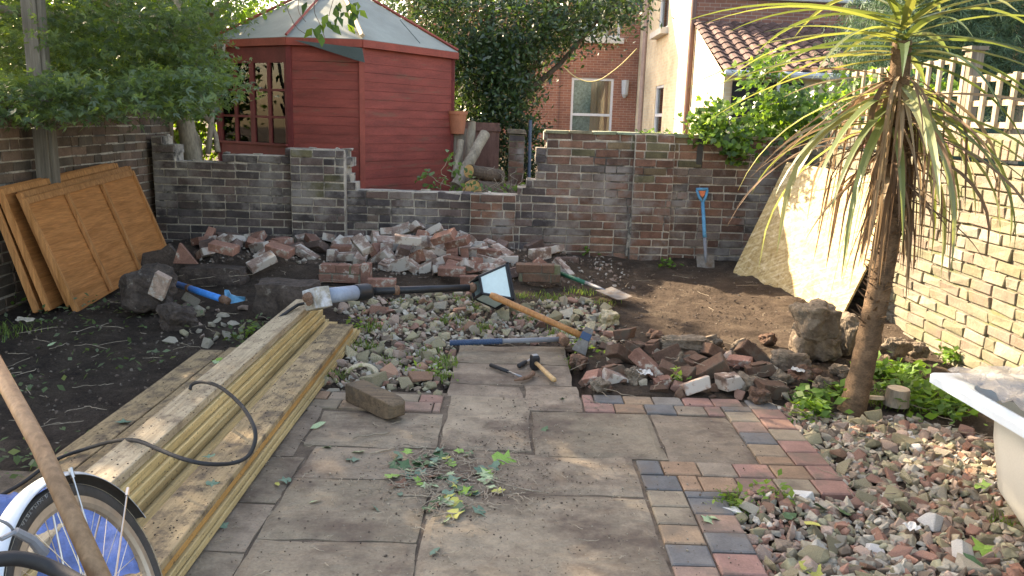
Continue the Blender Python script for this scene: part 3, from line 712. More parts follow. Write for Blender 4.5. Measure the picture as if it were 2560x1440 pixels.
# ================================================================== HAND TOOLS
def smooth_path(pts, n=8):
    pts = [Vector(p) for p in pts]; out = []
    for i in range(len(pts) - 1):
        p0, p1, p2, p3 = pts[max(i - 1, 0)], pts[i], pts[i + 1], pts[min(i + 2, len(pts) - 1)]
        for k in range(n):
            t = k / n; out.append(.5 * ((2 * p1) + (-p0 + p2) * t + (2 * p0 - 5 * p1 + 4 * p2 - p3) * t * t + (-p0 + 3 * p1 - 3 * p2 + p3) * t ** 3))
    out.append(pts[-1]); return out
# splitting maul with ash handle
A, B = G(1226, 737, .335), G(1452, 838, .14)
root = thing('splitting_maul', 'maul with long varnished wooden handle and blue banded steel head', 'maul', B); d = (B - A).normalized()
pth = [A, A + d * .03, A + d * .10, A + d * .3, A + d * (B - A).length * .7, B]; m = MB(); m.tube(pth, [.020, .027, .024, .0225, .0225, .024], 14, squash=.8); m.build('handle', 'handle', root, smooth=True)
m = MB(); c = B + d * .03; hd = Vector((.10, -.5, -.85)); hd = (hd - d * hd.dot(d)).normalized(); sd = d.cross(hd)
def hexa(m, c, ax_, ay_, az_, secs):
    """secs: (offset along az, half x, half y)"""
    vs = []
    for t, hx, hy in secs:
        for sx_, sy_ in ((-1, -1), (1, -1), (1, 1), (-1, 1)): vs.append(c + az_ * t + ax_ * hx * sx_ + ay_ * hy * sy_)
    k = len(secs); fs = [(3, 2, 1, 0), tuple((k - 1) * 4 + j for j in range(4))] + [(i * 4 + j, i * 4 + (j + 1) % 4, (i + 1) * 4 + (j + 1) % 4, (i + 1) * 4 + j) for i in range(k - 1) for j in range(4)]
    m.add(vs, fs)
hexa(m, c, d, sd, hd, [(-.055, .026, .022), (-.02, .028, .025)]); hexa(m, c, d, sd, hd, [(.02, .028, .023), (.07, .040, .011), (.10, .044, .002)]); hh = m.build('head', 'blade', root, bevel=.002)
m = MB(); hexa(m, c, d, sd, hd, [(-.022, .0295, .0265), (.022, .0305, .0245)]); m.build('band', 'tool_blue', hh, bevel=.002); rebase(root)
# sledgehammer with blue grip
A, B = G(1124, 857, .045), G(1402, 848, .065)
root = thing('sledgehammer', 'sledgehammer with twisted blue grip and grey shaft lying along the slab edge', 'hammer', B); d = (B - A).normalized(); L_ = (B - A).length
m = MB(); k = 60; m.tube([A + d * L_ * .47 * i / k for i in range(k + 1)], [.0165 + .0016 * (i % 3) for i in range(k + 1)], 12); m.build('grip', 'tool_blue', root)
m = MB(); m.tube([A + d * L_ * .46, B], .0155, 12); m.build('shaft', 'grey_grip', root, smooth=True)
m = MB(); hd = (Vector((.28, -.95, .05))); hd = (hd - d * hd.dot(d)).normalized(); c = B + d * .012
m.tube([c - hd * .075, c - hd * .068, c - hd * .03, c + hd * .03, c + hd * .068, c + hd * .075], [.022, .030, .028, .028, .030, .022], 8); m.build('head', 'rust', root); rebase(root)
# lump hammer
A, B = G(1386, 951, .018), G(1338, 905, .045)
root = thing('lump_hammer', 'short lump hammer with black head standing and pale wooden handle', 'hammer', B); d = (B - A).normalized()
m = MB(); m.tube([A, A + d * .012, A + d * .08, B], [.013, .0165, .0145, .012], 12, squash=.8); m.build('handle', 'handle_pale', root, smooth=True)
m = MB(); hexa(m, B + d * .006 + Vector((0, 0, -.004)), d, d.cross(Vector((0, 0, 1))).normalized(), Vector((0, 0, 1)), [(-.04, .015, .018), (-.033, .021, .022), (.033, .021, .022), (.042, .015, .018)]); hh = m.build('head', 'black', root, bevel=.002)
m = MB(); hexa(m, B + d * .006 + Vector((0, 0, -.004)), d, d.cross(Vector((0, 0, 1))).normalized(), Vector((0, 0, 1)), [(.0422, .014, .017), (.0445, .012, .015)]); m.build('striking_face', 'steel', hh); rebase(root)
# brick hammer
A, B = G(1226, 912, .016), G(1304, 942, .018)
root = thing('brick_hammer', 'thin hammer with black rubber grip and rusty curved head', 'hammer', B); d = (B - A).normalized(); L_ = (B - A).length
m = MB(); m.tube([A, A + d * .006, A + d * .06, A + d * L_ * .58], [.009, .0125, .0105, .010], 12); m.build('grip', 'rubber', root, smooth=True)
m = MB(); m.tube([A + d * L_ * .57, B], .0058, 10); m.build('shaft', 'steel', root, smooth=True)
m = MB(); q = [G(1285, 951, .012), G(1298, 948, .018), G(1313, 945, .02), G(1325, 940, .02), G(1333, 933, .02)]; m.tube(smooth_path(q, 3), [.004, .0055, .007, .008, .0095, .0105, .011, .0115, .0115, .011, .011, .013, .014], 8); m.build('head', 'rust', root, smooth=True); rebase(root)
# bolster chisel
A, B = G(1297, 915, .016), G(1328, 897, .012)
root = thing('cold_chisel', 'stubby chisel with dark ribbed handle, behind the lump hammer', 'chisel', B); d = (B - A).normalized(); L_ = (B - A).length
m = MB(); m.tube([A, A + d * .004, A + d * L_ * .5, A + d * L_ * .6], [.009, .014, .013, .009], 12); m.build('handle', 'rubber', root, smooth=True)
m = MB(); m.tube([A + d * L_ * .58, A + d * L_ * .8, B], [.006, .008, .012], 8, squash=.4); m.build('blade', 'steel', root); rebase(root)
# spades
def spade_blade(m, top, down, side, w0, w1, h, bend=.02):
    nrm = side.cross(down).normalized(); vs = []; nu, nv = 6, 6
    for sgn in (0, 1):
        for j in range(nv + 1):
            for i in range(nu + 1):
                u = i / nu * 2 - 1; t = j / nv; w = (w0 + (w1 - w0) * t) / 2
                vs.append(top + down * (h * t) + side * (w * u) + nrm * (bend * u * u + (.003 if sgn else 0)))
    k = (nu + 1) * (nv + 1); fs = []
    for j in range(nv):
        for i in range(nu):
            a = j * (nu + 1) + i; fs += [(a, a + 1, a + nu + 2, a + nu + 1), (k + a + nu + 1, k + a + nu + 2, k + a + 1, k + a)]
    for i in range(nu): fs += [(i + 1, i, k + i, k + i + 1), (nv * (nu + 1) + i, nv * (nu + 1) + i + 1, k + nv * (nu + 1) + i + 1, k + nv * (nu + 1) + i)]
    for j in range(nv): a = j * (nu + 1); fs += [(a, a + nu + 1, k + a + nu + 1, k + a), (a + nu + nu + 1, a + nu, k + a + nu, k + a + 2 * nu + 1)]
    m.add(vs, fs)
bt, tp = AY(1767, 694, 7.16), AY(1755, 470, 7.46)
root = thing('garden_spade', 'spade with blue plastic shaft and orange lined grip standing against the brick wall', 'spade', bt)
d = (tp - bt).normalized(); side = Vector((1, 0, 0)); side = (side - d * side.dot(d)).normalized(); bl = .215
m = MB(); spade_blade(m, bt + d * bl, -d, side, .165, .155, bl, .012); m.box(bt + d * (bl + .002), (.165, .012, .004), Matrix((side, side.cross(d) * -1, d)).transposed()); m.build('blade', 'blade', root, smooth=False)
L_ = (tp - bt).length
m = MB(); m.tube([bt + d * .14, bt + d * .20, bt + d * L_ * .46], [.006, .016, .016], 12); m.build('socket', 'grey_grip', root, smooth=True)
m = MB(); m.tube([bt + d * L_ * .44, bt + d * L_ * .5, bt + d * (L_ - .14)], [.019, .0175, .0165], 12)
q = bt + d * (L_ - .14); m.tube([q, q + d * .05 + side * .03, tp - d * .02 + side * .05], [.014, .012, .012], 8); m.tube([q, q + d * .05 - side * .03, tp - d * .02 - side * .05], [.014, .012, .012], 8); m.tube([tp - d * .012 - side * .055, tp - d * .012 + side * .055], .0145, 10); gg = m.build('shaft', 'spade_blue', root, smooth=True)
m = MB(); m.prism([(-.032, -.015), (.032, -.015), (.02, -.055), (0, -.075), (-.02, -.055)], tp - d * .012, side, d, Vector((0, .008, 0))); m.build('grip_lining', 'orange', gg); rebase(root)

A, B, Ct = G(1400, 683, .13), G(1508, 724, .10), G(1562, 748, .09)
root = thing('digging_spade', 'spade with dark green shaft lying blade down on the bare soil', 'spade', B); d = (B - A).normalized()
m = MB(); m.tube([A, A + (B - A) * .62], .0175, 12); m.build('shaft', 'green_paint', root, smooth=True)
m = MB(); m.tube([A + (B - A) * .60, A + (B - A) * .9, B + d * .03], [.0175, .014, .006], 10); m.build('socket', 'grey_grip', root, smooth=True)
m = MB(); dn = (Ct - B).normalized(); up = Vector((.0, -.25, 1)).normalized(); side = dn.cross(up).normalized(); spade_blade(m, B, dn, side, .15, .135, (Ct - B).length, .008); m.build('blade', 'blade', root); rebase(root)

A, B = G(438, 709, .13), G(556, 748, .12)
root = thing('blue_shovel', 'shovel with bright blue tube shaft half buried beside the concrete lump', 'shovel', A); d = (B - A).normalized()
m = MB(); m.tube([A, B], .0235, 14); m.build('shaft', 'sky_blue', root, smooth=True)
m = MB(); m.tube([A + (B - A) * .28, A + (B - A) * .34], .026, 12); m.tube([B, B + d * .07], [.03, .024], 10); m.build('ferrule', 'rust', root, smooth=True)
m = MB(); o_ = B + d * .055
ols = [G(561, 725, .16), G(571, 726, .16), G(576, 736, .15), G(590, 741, .14), G(612, 743, .14), G(612, 752, .11), G(585, 758, .10), G(561, 760, .10)]
m.add([v for v in ols] + [v + Vector((0, .012, 0)) for v in ols], [tuple(range(7, -1, -1)), tuple(range(8, 16))] + [(i, (i + 1) % 8, 8 + (i + 1) % 8, 8 + i) for i in range(8)]); m.build('blade', 'spade_blue', root); rebase(root)

# ================================================================== BROOM HANDLE, CABLE
m = MB(); m.tube([AY(-45, 850, 1.42), AY(100, 1115, 1.22), AY(285, 1520, 1.02)], [.0135, .014, .0145], 16); o = m.build('broom_handle', 'broom', smooth=True); tag(o, 'plain round wooden broom handle leaning past the bicycle wheel', 'handle')
cab = [(475, 973, .222), (482, 960, .24), (510, 955, .27), (550, 968, .30), (600, 1010, .31), (632, 1060, .29), (638, 1100, .25), (620, 1140, .20), (580, 1158, .18), (520, 1160, .22), (460, 1148, .235), (400, 1125, .235), (350, 1104, .235), (310, 1100, .20), (270, 1106, .12), (215, 1122, .06), (160, 1140, .05), (110, 1168, .05), (60, 1205, .05), (0, 1240, .05), (-80, 1290, .05)]
m = MB(); m.tube(smooth_path([G(*q) for q in cab], 6), .0072, 10); o = m.build('power_cable', 'rubber', smooth=True); tag(o, 'thick black cable looping over the timber stack', 'cable')

# ================================================================== BICYCLE (only its wheel end is in the photo)
WS = .80; WX, WY, WZ, WA, WL = -.844, 1.47, .332, radians(272.86), radians(-20.58)
e = Vector((cos(WA), sin(WA), 0)); nW = Vector((-sin(WA), cos(WA), 0)); uW = Vector((0, 0, 1)) * cos(WL) + nW * sin(WL); nW = e.cross(uW) * -1; cW = Vector((WX, WY, WZ))
root = thing('bicycle', 'bicycle wheel with silver mudguard at the corner of the patio', 'bicycle', cW)
def ringpt(th, R, off=0): return cW + (e * (R * cos(th)) + uW * (R * sin(th)) + nW * off) * WS
def torus(m, R, prof_, n=96, th0=0, th1=2 * pi, closed=True):
    k = len(prof_); vs = []; cnt = n if closed else n + 1
    for i in range(cnt):
        th = th0 + (th1 - th0) * i / n
        vs += [ringpt(th, R + a, c) for a, c in prof_]
    fs = []
    for i in range(n):
        j = (i + 1) % cnt
        for q in range(k if closed != 'open' else k): fs.append((i * k + q, i * k + (q + 1) % k, j * k + (q + 1) % k, j * k + q))
    m.add(vs, fs)
wheel = MB(); torus(wheel, .318, [(.022 * cos(a), .0185 * sin(a)) for a in [i * 2 * pi / 12 for i in range(12)]]); wh = wheel.build('tyre', 'tyre', root, smooth=True)
m = MB(); torus(m, .332, [(.0005 * cos(a) , .0165 + .0012 * sin(a)) for a in (0, 2, 4)]); m.build('reflective_stripe', 'frag_grey', wh)
m = MB(); torus(m, .290, [(.012, -.012), (.012, .012), (-.006, .0125), (-.016, .006), (-.016, -.006), (-.006, -.0125)]); rim = m.build('rim', 'alu', root, smooth=False)
m = MB()
for i in range(32):
    th = 2 * pi * i / 32; sgn = 1 if i % 2 else -1; th2 = th + (1 if (i // 2) % 2 else -1) * 1.25
    m.tube([ringpt(th, .276), ringpt(th2, .022, .028 * sgn)], .0010, 5)
m.build('spokes', 'chrome', root)
m = MB(); m.tube([cW - nW * .04, cW - nW * .025, cW + nW * .025, cW + nW * .04], [.012, .022, .022, .012], 14); m.build('hub', 'chrome', root)
# mudguard: a curved shell over the nearer part of the wheel
m = MB(); gp_ = []
for w_ in [-1, -.85, -.5, 0, .5, .85, 1]: gp_.append((.014 - .016 * w_ * w_, .031 * w_))
vs = []; n = 60; a0, a1 = radians(62), radians(225)
import itertools
A0, A1 = radians(-10), radians(168)
for i in range(n + 1):
    th = A0 + (A1 - A0) * i / n
    vs += [ringpt(th, .357 + a, c) for a, c in gp_] + [ringpt(th, .3558 + a, c * .98) for a, c in gp_]
lin = MB(); ln = []
for i in range(n + 1):
    th = A0 + (A1 - A0) * i / n; ln += [ringpt(th, .3545 + a, c * .97) for a, c in gp_]
lin.add(ln, [(i * 7 + q + 1, i * 7 + q, (i + 1) * 7 + q, (i + 1) * 7 + q + 1) for i in range(n) for q in range(6)])
k = 14; fs = []
for i in range(n):
    for q in range(6): fs += [(i * k + q, i * k + q + 1, (i + 1) * k + q + 1, (i + 1) * k + q), (i * k + 7 + q + 1, i * k + 7 + q, (i + 1) * k + 7 + q, (i + 1) * k + 7 + q + 1)]
    fs += [(i * k + 6, i * k + 13, (i + 1) * k + 13, (i + 1) * k + 6), (i * k + 7, i * k, (i + 1) * k, (i + 1) * k + 7)]
m.add(vs, fs); mg = m.build('mudguard', 'silver', root, smooth=True); lin.build('lining', 'tyre', mg, smooth=True)
m = MB()
for th in (radians(110), radians(150)):
    m.tube([ringpt(th, .352, .036), ringpt(th, .03, .05)], .0022, 6); m.tube([ringpt(th, .352, -.036), ringpt(th, .03, -.05)], .0022, 6)
    for q_ in (.036, -.036): m.tube([ringpt(th, .345, q_), ringpt(th, .372, q_)], .005, 6)
m.build('mudguard_stay', 'chrome', mg)
m = MB(); m.tube(smooth_path([AY(-120, 1420, .98), AY(0, 1398, 1.0), AY(70, 1400, 1.02), AY(140, 1425, 1.03), AY(230, 1475, 1.0)]), .0105, 12); m.build('cable_housing', 'rubber', root, smooth=True)
m = MB(); m.tube(smooth_path([AY(-30, 1290, 1.03), AY(10, 1305, 1.04), AY(28, 1318, 1.05), AY(34, 1332, 1.06)], 4), .0022, 6); m.tube([AY(2, 1348, 1.03), AY(38, 1330, 1.05)], .0035, 6); m.tube([AY(38, 1328, 1.05), AY(80, 1350, 1.07), AY(110, 1385, 1.08)], [.006, .007, .009], 8); m.build('brake_arm', 'grey_grip', root)
# lettering round the side wall
cu = bpy.data.curves.new('tyre_lettering', 'FONT'); cu.body = 'MARATHON PLUS'; cu.size = .017; cu.extrude = .0002; cu.align_x = 'CENTER'; cu.space_character = 1.25
to = bpy.data.objects.new('tmp', cu); COL.objects.link(to); bpy.context.view_layer.update()
me = bpy.data.meshes.new_from_object(to.evaluated_get(bpy.context.evaluated_depsgraph_get())); bpy.data.objects.remove(to, do_unlink=True)
SIDE = 1 if (EYE - cW).dot(nW) > 0 else -1
flip = 1 if SIDE > 0 else -1
for v in me.vertices:
    x, y, z = v.co; th = radians(86) + x / .33
    v.co = ringpt(th, .320 + y, SIDE * (.0200 - abs(y - .006) * .7))
o = bpy.data.objects.new('tyre_lettering', me); COL.objects.link(o); me.materials.append(MT['letter']); o.parent = wh
rebase(root)
for ch in list(root.children):
    for c2 in ch.children: pass

# blue sheet behind the wheel
m = MB(); vs = []; nx_, ny_ = 30, 24
corners = [G(-90, 1250, .30), G(262, 1205, .26), G(400, 1560, .05), G(-60, 1560, .10)]
for j in range(ny_ + 1):
    for i in range(nx_ + 1):
        u, v = i / nx_, j / ny_; p_ = (corners[0] * (1 - u) + corners[1] * u) * (1 - v) + (corners[3] * (1 - u) + corners[2] * u) * v
        z = p_.z + .02 * mnoise.noise(Vector((u * 6, v * 6, 2))) + .008 * mnoise.noise(Vector((u * 19, v * 15, 4))); vs.append((p_.x, p_.y, z))
kk = len(vs); w = nx_ + 1; fs = [(j * w + i, j * w + i + 1, (j + 1) * w + i + 1, (j + 1) * w + i) for j in range(ny_) for i in range(nx_)]
m.add(vs, fs); o = m.build('blue_tarpaulin', 'tarp', smooth=True); sm = o.modifiers.new('s', 'SOLIDIFY'); sm.thickness = .003
tag(o, 'crumpled blue sheet lying behind the bicycle wheel', 'tarpaulin')

# ================================================================== BATH
root = thing('bathtub', 'discarded cream bath with white rim, sheeted in dirty plastic', 'bath', (2.05, 2.6, 0))
c0, c1 = G(2325, 930, .48), G(2560, 1064, .48)
ed = (c1 - c0); ed.z = 0; ed.normalize(); od = Vector((-ed.y, ed.x, 0)); od = od if od.x > 0 else -od
Lb, Wb = 1.65, .72
def bp(u, v, z): return c0 + ed * u + od * v + Vector((0, 0, z - .48))
def rrect(u0, u1, v0, v1, r, z, n=6):
    out = []
    for (cx_, cy_, a0_) in ((u1 - r, v1 - r, 0), (u0 + r, v1 - r, pi / 2), (u0 + r, v0 + r, pi), (u1 - r, v0 + r, 3 * pi / 2)):
        for i in range(n + 1): a_ = a0_ + pi / 2 * i / n; out.append(bp(cx_ + r * cos(a_), cy_ + r * sin(a_), z))
    return out
def loft(m, rings, close=False):
    k = len(rings[0]); vs = [p for r in rings for p in r]; fs = [(i * k + j, i * k + (j + 1) % k, (i + 1) * k + (j + 1) % k, (i + 1) * k + j) for i in range(len(rings) - 1) for j in range(k)]
    if close: fs.append(tuple(range((len(rings) - 1) * k, len(rings) * k)))
    m.add(vs, fs)
m = MB(); loft(m, [rrect(.235, Lb - .08, .055, Wb - .05, .10, .46), rrect(.24, Lb - .08, .058, Wb - .055, .11, .35), rrect(.265, Lb - .1, .075, Wb - .07, .13, .18), rrect(.36, Lb - .13, .11, Wb - .10, .15, .09), rrect(.44, Lb - .2, .19, Wb - .18, .12, .05)], True); m.build('tub', 'bath', root, smooth=True)
m = MB(); loft(m, [rrect(.2, Lb - .1, .09, Wb - .09, .09, .40), rrect(.12, Lb - .06, .05, Wb - .05, .1, .478), rrect(.10, Lb - .05, .035, Wb - .035, .08, .482), rrect(0, Lb, 0, Wb, .02, .478), rrect(-.004, Lb, -.004, Wb, .02, .472), rrect(-.004, Lb, -.004, Wb, .02, .445), rrect(.02, Lb - .02, .02, Wb - .02, .02, .443), rrect(.15, Lb - .1, .06, Wb - .06, .05, .445)]); m.build('rim', 'rim', root)
for u, v in ((.46, .16), (.46, .55), (1.35, .16), (1.35, .55)):
    m = MB(); m.tube([bp(u, v, .12), bp(u, v, .012), bp(u, v, .01), bp(u, v, -.02)], [.012, .012, .03, .03], 8); m.build('foot', 'rubber', root)
rebase(root)
m = MB(); vs = []; nx_, ny_ = 60, 36
for j in range(ny_ + 1):
    for i in range(nx_ + 1):
        u, v = i / nx_, j / ny_; uu = .03 + 1.5 * u + .03 * mnoise.noise(Vector((v * 6, 3, 1))); vv = .045 + .72 * v + .03 * mnoise.noise(Vector((u * 9, 1, 1)))
        z = .50 + .035 * v + .030 * abs(mnoise.noise(Vector((u * 9 + v * 5, v * 4, 2)))) + .020 * mnoise.noise(Vector((u * 26 + v * 14, v * 8, 4))) + .006 * mnoise.noise(Vector((u * 60, v * 40, 4)))
        vs.append(bp(uu, vv, z))
w = nx_ + 1; m.add(vs, [(j * w + i, j * w + i + 1, (j + 1) * w + i + 1, (j + 1) * w + i) for j in range(ny_) for i in range(nx_)])
o = m.build('plastic_sheet', 'plastic', smooth=True); tag(o, 'crumpled dirty clear plastic sheet spread over the bath', 'plastic sheet')

# ================================================================== LOOSE BRICKS, RUBBLE, BOULDERS
random.seed(11)
def brick_mesh(i, broken=0):
    m = MB(); L = .215 * (1 if not broken else random.uniform(.4, .75)); m.box((0, 0, 0), (L, .102, .066), None, (1, 1, 1), jit=.003)
    if broken:
        for k in (1, 2, 5, 6): v = list(m.v[k]); v[0] += random.uniform(-.03, .03); m.v[k] = tuple(v)
    if i % 2: m.box((random.uniform(-.03, .03), random.uniform(-.01, .01), .038), (L * random.uniform(.5, .85), .085, .012), None, (1, 1, 1), jit=.006)
    o = m.build('tmp', 'brick_red', bevel=.004); me = o.data; bpy.data.objects.remove(o); return me
BRK = [brick_mesh(i) for i in range(5)]; HALF = [brick_mesh(i, 1) for i in range(6)]
def rock_mesh(kind=0, seed=0, n=15):
    r = random.Random(seed); bm = bmesh.new()
    for i in range(n):
        if kind == 0: p = Vector((r.uniform(-1, 1), r.uniform(-.8, .8), r.uniform(-.55, .55)))
        else:
            p = Vector((r.gauss(0, 1), r.gauss(0, 1), r.gauss(0, 1))).normalized(); p = Vector((p.x, p.y * .8, p.z * .6)) * r.uniform(.8, 1)
        bm.verts.new(p)
    if kind == 0:
        for q in r.sample(list(itertools.product((-1, 1), repeat=3)), 3 + seed % 3): bm.verts.new((q[0] * .9, q[1] * .7, q[2] * .5))
    bmesh.ops.convex_hull(bm, input=list(bm.verts)); bmesh.ops.delete(bm, geom=[v for v in bm.verts if not v.link_faces], context='VERTS')
    bmesh.ops.dissolve_limit(bm, angle_limit=radians(14), verts=bm.verts, edges=bm.edges)
    bmesh.ops.bevel(bm, geom=list(bm.edges), offset=.05, segments=1, affect='EDGES', clamp_overlap=True)
    me = bpy.data.meshes.new('rubble'); bm.to_mesh(me); bm.free()
    me.color_attributes.new('col', 'FLOAT_COLOR', 'POINT'); me.materials.append(MT['frag_red']); return me
ROCK = [rock_mesh(0 if i % 2 == 0 else 1, i, (9 if i % 2 == 0 else 11) + i % 5) for i in range(12)]
def place(name, me, mat, loc, rot, sc, label, cat, group):
    o = bpy.data.objects.new(name, me); COL.objects.link(o); o.location = loc; o.rotation_euler = rot; o.scale = sc if hasattr(sc, '__len__') else (sc, sc, sc)
    o.material_slots[0].link = 'OBJECT'; o.material_slots[0].material = MT[mat]
    return tag(o, label, cat, group)

BL = {'brick_red': 'whole red brick tumbled in the heap against the back wall', 'brick_white': 'brick crusted with white mortar in the heap against the back wall', 'brick_dark': 'dark sooty brick in the heap against the back wall'}
# heap outline: top line over pixel x, placed by depth behind
toptab = [(480, 655), (530, 612), (600, 622), (680, 620), (760, 628), (840, 640), (870, 594), (930, 578), (980, 562), (1030, 560), (1110, 563), (1160, 588), (1200, 612), (1270, 632), (1340, 648), (1440, 668)]
bottab = [(480, 668), (600, 700), (780, 690), (860, 660), (960, 662), (1050, 690), (1200, 690), (1300, 668), (1440, 676)]
cnt = 0
rows = [(7.30, 0.0), (7.12, .26), (6.95, .5), (6.78, .74), (6.62, 1.0)]
for Y, t in rows:
    x = 500 + random.uniform(0, 25)
    while x < 1420:
        yt = interp(toptab, x); yb = interp(bottab, x); y = yt + 16 + (yb - yt) * t * .85 + random.uniform(-9, 9)
        p = AY(x, y, Y + random.uniform(-.07, .07)); p.z = max(p.z, gh(p.x, p.y) + .03)
        left = x < 800
        r = random.random(); mt = 'brick_white' if r < (.45 if left else .68) else ('brick_red' if r < (.68 if left else .84) else 'brick_dark')
        me = random.choice(BRK if random.random() < .85 else HALF)
        if (t > .9 and 830 < x < 960) or (x > 1290 and random.random() < .6) or (left and t > .6 and random.random() < .6): x += 40; continue
        place('brick', me, mt, p, (random.choice((0, 0, pi / 2)) + random.gauss(0, .35), random.gauss(0, .35), random.uniform(0, pi)), 1.0, BL[mt], 'brick', 'bricks heaped against the back wall'); cnt += 1
        x += random.uniform(30, 48) * (1.7 if left else (1.5 if x > 1230 else .92))
for x, y, z, rt, mt in [(1020, 600, .36, (.1, .1, .15), 'brick_white'), (1110, 592, .38, (.5, -.35, -.5), 'brick_red'), (905, 612, .30, (.5, .4, -.9), 'brick_white'), (1068, 608, .3, (1.3, .2, 1.4), 'brick_white'), (1145, 605, .3, (.3, -.3, -.4), 'brick_red'), (1265, 648, .15, (0, .03, .05), 'brick_white'), (1225, 628, .16, (.2, .3, .8), 'brick_dark'), (1415, 652, .12, (0, 0, .3), 'brick_dark'), (1185, 700, .13, (0, 0, .1), 'brick_red'), (955, 707, .1, (0, 0, .1), 'brick_red'), (1130, 678, .14, (.1, 0, -.1), 'brick_red'), (560, 620, .3, (.2, .15, -.2), 'brick_red'), (655, 655, .2, (.4, -.4, .6), 'brick_white'), (700, 625, .28, (.3, .2, -.3), 'brick_red')]:
    place('brick', BRK[0], mt, G(x, y, z), rt, 1.0, BL[mt], 'brick', 'bricks heaped against the back wall')
# patch of bricks dug out beside the path
BE = {'brick_earth': 'muddy brick thrown on the bank behind the clay setts', 'brick_red': 'clean red broken brick on the bank behind the clay setts', 'brick_white': 'mortar crusted broken brick on the bank behind the clay setts'}
for x, y, z, s, yaw, mt, full in [(1560, 895, .06, 1, .5, 'brick_earth', 1), (1618, 912, .07, .95, -.5, 'brick_red', 1), (1530, 930, .03, .9, .2, 'brick_earth', 0), (1665, 925, .05, .8, 1.3, 'brick_earth', 0), (1710, 940, .04, .9, 1.0, 'brick_earth', 0), (1740, 965, .04, .95, .1, 'brick_white', 0), (1825, 955, .05, 1, .45, 'brick_white', 0),
                               (1770, 925, .06, 1, -.25, 'brick_earth', 1), (1850, 903, .07, .6, -.5, 'brick_red', 1), (1900, 925, .06, .95, -.05, 'brick_earth', 0), (1885, 895, .06, 1, -.2, 'brick_earth', 1), (1635, 865, .07, .8, .8, 'brick_earth', 0), (1560, 835, .06, .9, -.4, 'brick_earth', 0), (1670, 895, .05, 1, .1, 'brick_earth', 0),
                               (1540, 948, .02, .9, .3, 'brick_white', 0), (1655, 958, .02, .7, .1, 'brick_red', 0), (1480, 945, .02, .8, -.6, 'brick_red', 0), (1925, 975, .03, 1.1, .2, 'brick_earth', 0), (1800, 890, .05, 1, .2, 'brick_earth', 1), (1590, 870, .05, .9, -.9, 'brick_earth', 0), (1740, 905, .05, .8, .6, 'brick_earth', 0)]:
    place('brick', random.choice(BRK if full else HALF), mt, G(x, y, z), (random.gauss(0, .35), random.gauss(0, .35), yaw), s, BE[mt], 'brick', 'broken bricks on the bank by the setts')

# mortared chunks of walling
def chunk(label, c, yaw, layout, mat, tilt=0):
    root = thing('brick_chunk', label, 'masonry', c); rot = Matrix.Rotation(yaw, 3, 'Z') @ Matrix.Rotation(tilt, 3, 'X')
    m = MB()
    for (x, y, z, sx, sy, sz) in layout: m.box(Vector(c) + rot @ Vector((x, y, z)), (sx, sy, sz), rot, jit=.003)
    m.build('bricks', mat, root, bevel=.004)
    m = MB(); xs_ = [q[0] for q in layout]; 
    m.box(Vector(c) + rot @ Vector((sum(xs_) / len(xs_), 0, .07)), (max(q[0] + q[3] / 2 for q in layout) - min(q[0] - q[3] / 2 for q in layout) - .02, .09, .135), rot, jit=.004); m.build('mortar', 'mortar_right', root); rebase(root)
chunk('block of two red brick courses with one brick on end, still mortared together', G(880, 706, .06), -.05, [(-.20, 0, .035, .10, .105, .066), (-.04, 0, .035, .20, .105, .066), (-.18, 0, .11, .13, .105, .066), (-.06, 0, .11, .10, .105, .066), (.04, 0, .11, .07, .105, .066), (.115, 0, .075, .075, .11, .16)], 'brick_red')
chunk('block of two brown brick courses mortared together beside the lantern', G(1345, 703, .07), .02, [(-.08, 0, .11, .20, .11, .066), (.075, 0, .11, .10, .11, .066), (-.10, 0, .035, .06, .11, .066), (.01, 0, .035, .17, .11, .066), (.14, 0, .035, .07, .11, .066)], 'brick_earth')

def boulder(name, label, cat, c, size, mat, seed, rot=0, boxy=.5, rough=.24, group=None):
    bm = bmesh.new(); bmesh.ops.create_cube(bm, size=2); bmesh.ops.subdivide_edges(bm, edges=bm.edges, cuts=15, use_grid_fill=True)
    for v in bm.verts:
        s_ = v.co.normalized(); p_ = v.co * boxy * .85 + s_ * (1 - boxy)
        n_ = mnoise.noise(p_ * 1.3 + Vector((seed, 0, 0))) * rough * 1.6 + mnoise.noise(p_ * 4 + Vector((0, seed, 0))) * rough * .45 + mnoise.noise(p_ * 11 + Vector((0, seed, 7))) * rough * .2
        p_ += s_ * n_; v.co = Vector((p_.x * size[0], p_.y * size[1], p_.z * size[2]))
    me = bpy.data.meshes.new(name); bm.to_mesh(me); bm.free(); me.color_attributes.new('col', 'FLOAT_COLOR', 'POINT'); me.materials.append(MT[mat])
    o = bpy.data.objects.new(name, me); COL.objects.link(o); o.location = c; o.rotation_euler = (rot * .3, rot * .2, rot); return tag(o, label, cat, group)
boulder('concrete_lump', 'squared mossy concrete block stacked on another below the strand board', 'rock', G(2040, 800, .34), (.115, .10, .10), 'rock', 3, .2, .7)
boulder('concrete_lump', 'large dark fronted concrete block, lower of the stacked pair', 'rock', G(2036, 852, .11), (.135, .12, .11), 'rock', 5, .1, .7)
boulder('concrete_lump', 'shaded concrete lump tucked behind the stacked pair', 'rock', G(2112, 836, .12), (.09, .10, .13), 'rock', 8, .8, .5)
boulder('concrete_lump', 'rounded earthy stone left of the palm trunk', 'rock', G(1968, 905, .05), (.12, .085, .07), 'rock', 9, -.3, .4)
boulder('concrete_lump', 'long flat concrete slab fragment on top of the bank of bricks', 'rock', G(1708, 860, .09), (.165, .08, .05), 'rock', 12, -.05, .5)
boulder('concrete_lump', 'slanted pale stone right of the palm trunk', 'rock', G(2238, 872, .04), (.11, .06, .07), 'rock', 14, .6, .6)
